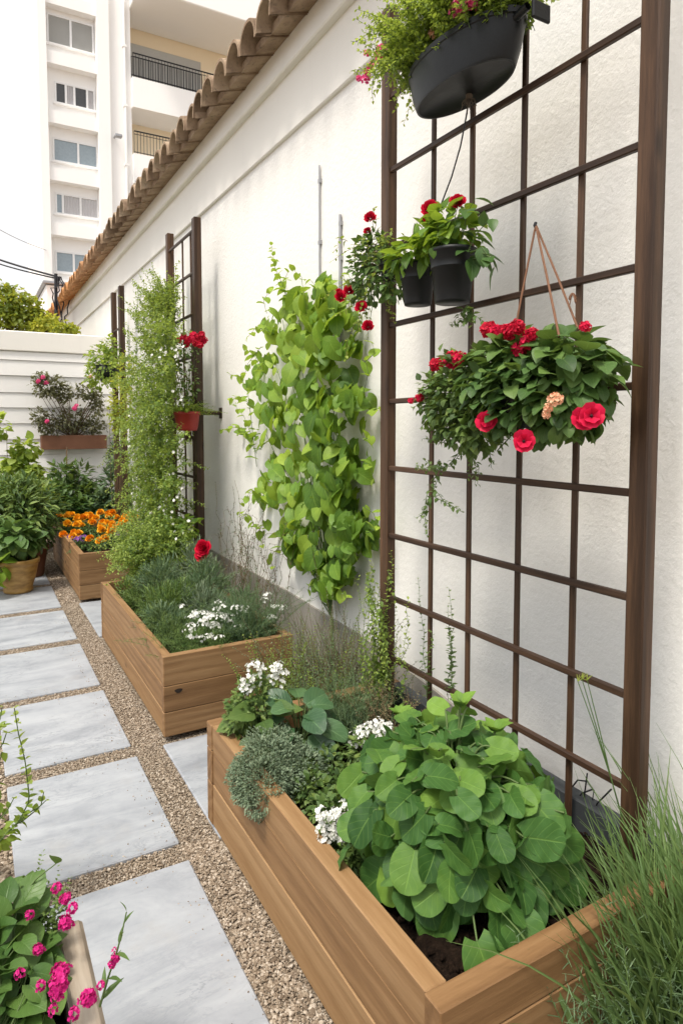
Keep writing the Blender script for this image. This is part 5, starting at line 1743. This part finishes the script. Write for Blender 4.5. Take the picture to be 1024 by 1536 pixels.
for pts in ([(873, 1215), (876, 1190), (880, 1160)], [(858, 1180), (866, 1170), (880, 1172), (890, 1186), (888, 1200)], [(888, 1222), (895, 1205), (916, 1184)], [(860, 1205), (872, 1190), (888, 1184)]):
    B().tube(np.stack([at(*p, X=1.60) for p in pts]), .0026, None, 5).build("wire", M_IRON, WO)

# ------------------------------------------------------------------ weathered planter with magenta flowers, lower left
r = R(220)
WP = thing("weathered_planter", (-.1, .98, 0), "old grey weathered wooden planter at the lower left corner", "planter box")
B().box((.128, .42, .02), (.182, 1.47, .47), 0, .4, .008, .0015).build("side_board", M_GREYWOOD, WP)
B().box((-.40, .42, .02), (-.352, 1.47, .47), 0, .7, .006).build("side_board", M_GREYWOOD, WP)
B().box((-.35, 1.40, .02), (.126, 1.445, .455), 0, .2, .006).build("end_board", M_GREYWOOD, WP)
B().box((-.35, .43, .02), (.126, .475, .455), 0, .6, .006).build("end_board", M_GREYWOOD, WP)
B().grid(lambda u, v: np.stack([-.35 + u * .476, .476 + v * .923, .40 + .01 * np.sin(u * 31) * np.cos(v * 47)], 1), 24, 40).build("soil", M_SOIL, WP)
MG = thing("magenta_flowers", (-.05, 1.15, .40), "leafy plant with magenta blooms in the weathered planter", "flowering plant")


def Z_(px, py, Z):
    return at(px, py, Z=Z)


bush(MG, [(Z_(8, 1440, .50), (.07, .10, .07)), (Z_(0, 1500, .48), (.09, .09, .08)), (Z_(48, 1510, .46), (.035, .07, .05)), (Z_(0, 1390, .53), (.06, .08, .06)), (Z_(38, 1440, .47), (.035, .07, .05)), (Z_(50, 1490, .45), (.03, .07, .04))],
     150, T_HEART, .058, L_DARK, r, .7, .2, (.25, .95), .6, 40, L_STEM, 1.0, srad=.0025)
bush(MG, [((-.20, 1.15, .47), (.13, .18, .09)), ((-.22, .80, .46), (.12, .2, .08)), ((-.02, .78, .45), (.10, .2, .07)), ((-.24, 1.32, .48), (.1, .1, .1))],
     420, T_HEART, .06, L_DARK, r, .7, .2, (.25, .95), .5, 60, L_STEM, 1.0, "rear_foliage", srad=.002)
b, sb = B(), B()
sprig(b, sb, np.stack([Z_(20, 1400, .52), Z_(30, 1350, .56), Z_(55, 1318, .6), Z_(84, 1296, .62)]), .05, T_OVATE, .075, r, (.3, .7), .0025, 1, .6)
sb.build("stem", L_STEM, MG)
sb = B()
for i in range(22):
    c = Z_(70 + r.normal(0, 14), 1400 + r.normal(0, 18), .48)
    sprig(b, sb, arc(c, c + [r.normal(0, .03), r.normal(.02, .04), r.uniform(.03, .12)], .01, 7, .004, r), .009, T_TINY, .016, r, (.2, .9), .0011, 2, .9)
b.build("fine_foliage", L_MID, MG)
b, sb = B(), B()
st_ = np.stack([Z_(150, 1510, .50), Z_(163, 1465, .55), Z_(175, 1430, .6), Z_(183, 1400, .64), Z_(190, 1368, .67)])
sprig(b, sb, st_, .018, T_LANCE, .05, r, (.3, .7), .0024, 1, .5)
b.build("slender_sprig", L_MID, MG)
sb.build("stem", L_STEM, MG)
for px, py, Z, s_, k in ((86, 1332, .62, .034, 0), (99, 1348, .61, .036, 1), (110, 1362, .60, .034, 0), (99, 1385, .57, .045, 1), (60, 1395, .53, .026, 2), (92, 1458, .57, .05, 1), (88, 1478, .57, .055, 1), (86, 1495, .56, .034, 2), (132, 1497, .55, .045, 1), (173, 1438, .59, .028, 1), (168, 1447, .58, .024, 0), (172, 1425, .60, .016, 2), (152, 1478, .55, .024, 0), (80, 1515, .52, .03, 2), (45, 1372, .58, .03, 0), (58, 1425, .55, .034, 1), (30, 1460, .57, .03, 2), (112, 1520, .53, .034, 0), (62, 1478, .55, .03, 0)):
    put_flower(ME_UMAG[k], MG, Z_(px, py, Z), (-.1, -.35, .9), s_ * .62, r)

# yellow-green sprig at the left edge
r = R(225)
LS = thing("yellow_sprig", tuple(Z_(-40, 1300, 0)), "thin yellow green sprig leaning in at the left picture edge", "plant")
b, sb = B(), B()
for pts in ([(-30, 1300), (10, 1250), (30, 1230), (45, 1200), (38, 1140), (28, 1100), (22, 1062)], [(10, 1252), (40, 1222), (62, 1208), (66, 1188)], [(-20, 1150), (5, 1115), (10, 1100)], [(-25, 1120), (0, 1080), (4, 1060)], [(30, 1235), (55, 1215), (70, 1200)], [(-30, 1260), (-5, 1235), (12, 1215), (22, 1196)]):
    q = np.stack([at(px, py, Y=2.15) for px, py in pts])
    u0, uu = np.linspace(0, 1, len(q)), np.linspace(0, 1, 24)
    q = np.stack([np.interp(uu, u0, q[:, i]) for i in range(3)], 1)
    sprig(b, sb, q, .024, T_OVATE, .036, r, (.2, .95), .0026, 2, .9)
bush(LS, [(at(-6, 1245, Y=2.15), (.05, .07, .08)), (at(-12, 1110, Y=2.2), (.05, .07, .08)), (at(-40, 1200, Y=2.2), (.08, .1, .15))], 120, T_OVATE_S, .035, L_FERN, r, .4, 0, (0, .7), .4, 12, L_STEM, name="lower_foliage")
B().tube(arc(at(-30, 1300, Y=2.15), at(-45, 1420, Y=2.2) * [1, 1, 0], 0, 8), .004, .005, 6).build("main_stem", L_STEM, LS)
b.build("foliage", L_FERN, LS)
sb.build("stem", L_STEM, LS)
# ------------------------------------------------------------------ light
w = bpy.data.worlds.new("World")
S.world = w
w.use_nodes = True
nt = w.node_tree
nt.nodes.clear()
sky = nt.nodes.new("ShaderNodeTexSky")
sky.sky_type = "NISHITA"
sky.sun_disc = False
SUN = Vector((-.42, -.20, .88)).normalized()
sky.sun_elevation = math.asin(SUN.z)
sky.sun_rotation = math.atan2(SUN.x, SUN.y)
sky.air_density = 1.0
sky.dust_density = 4.0
sky.ozone_density = .6
hs_ = nt.nodes.new("ShaderNodeHueSaturation")
hs_.inputs["Saturation"].default_value = .3
bg = nt.nodes.new("ShaderNodeBackground")
bg.inputs["Strength"].default_value = .15
wo = nt.nodes.new("ShaderNodeOutputWorld")
nt.links.new(sky.outputs[0], hs_.inputs["Color"])
cl = nt.nodes.new("ShaderNodeMix")      # thin bright overcast: the sky is never darker than its veil of cloud
cl.data_type = "RGBA"
cl.blend_type = "LIGHTEN"
cl.inputs[0].default_value = 1.0
cl.inputs[7].default_value = (4.6, 4.6, 4.65, 1)
nt.links.new(hs_.outputs[0], cl.inputs[6])
nt.links.new(cl.outputs[2], bg.inputs["Color"])
nt.links.new(bg.outputs[0], wo.inputs[0])
sun = bpy.data.lights.new("Sun", "SUN")
sun.energy = 2.1
sun.angle = math.radians(11)
sun.color = (1.0, .93, .81)
so_ = link("Sun", sun)
so_.rotation_mode = "QUATERNION"
so_.rotation_quaternion = SUN.to_track_quat("Z", "Y")
so_.location = (-6, 6, 12)
S.view_settings.view_transform = "Standard"
S.view_settings.look = "None"
S.view_settings.gamma = 1.0
S.view_settings.exposure = .62
S.cycles.use_denoising = True
S.cycles.max_bounces = 8
S.cycles.diffuse_bounces = 4
S.cycles.transmission_bounces = 4
S.cycles.caustics_reflective = False
S.cycles.caustics_refractive = False
S.render.film_transparent = False
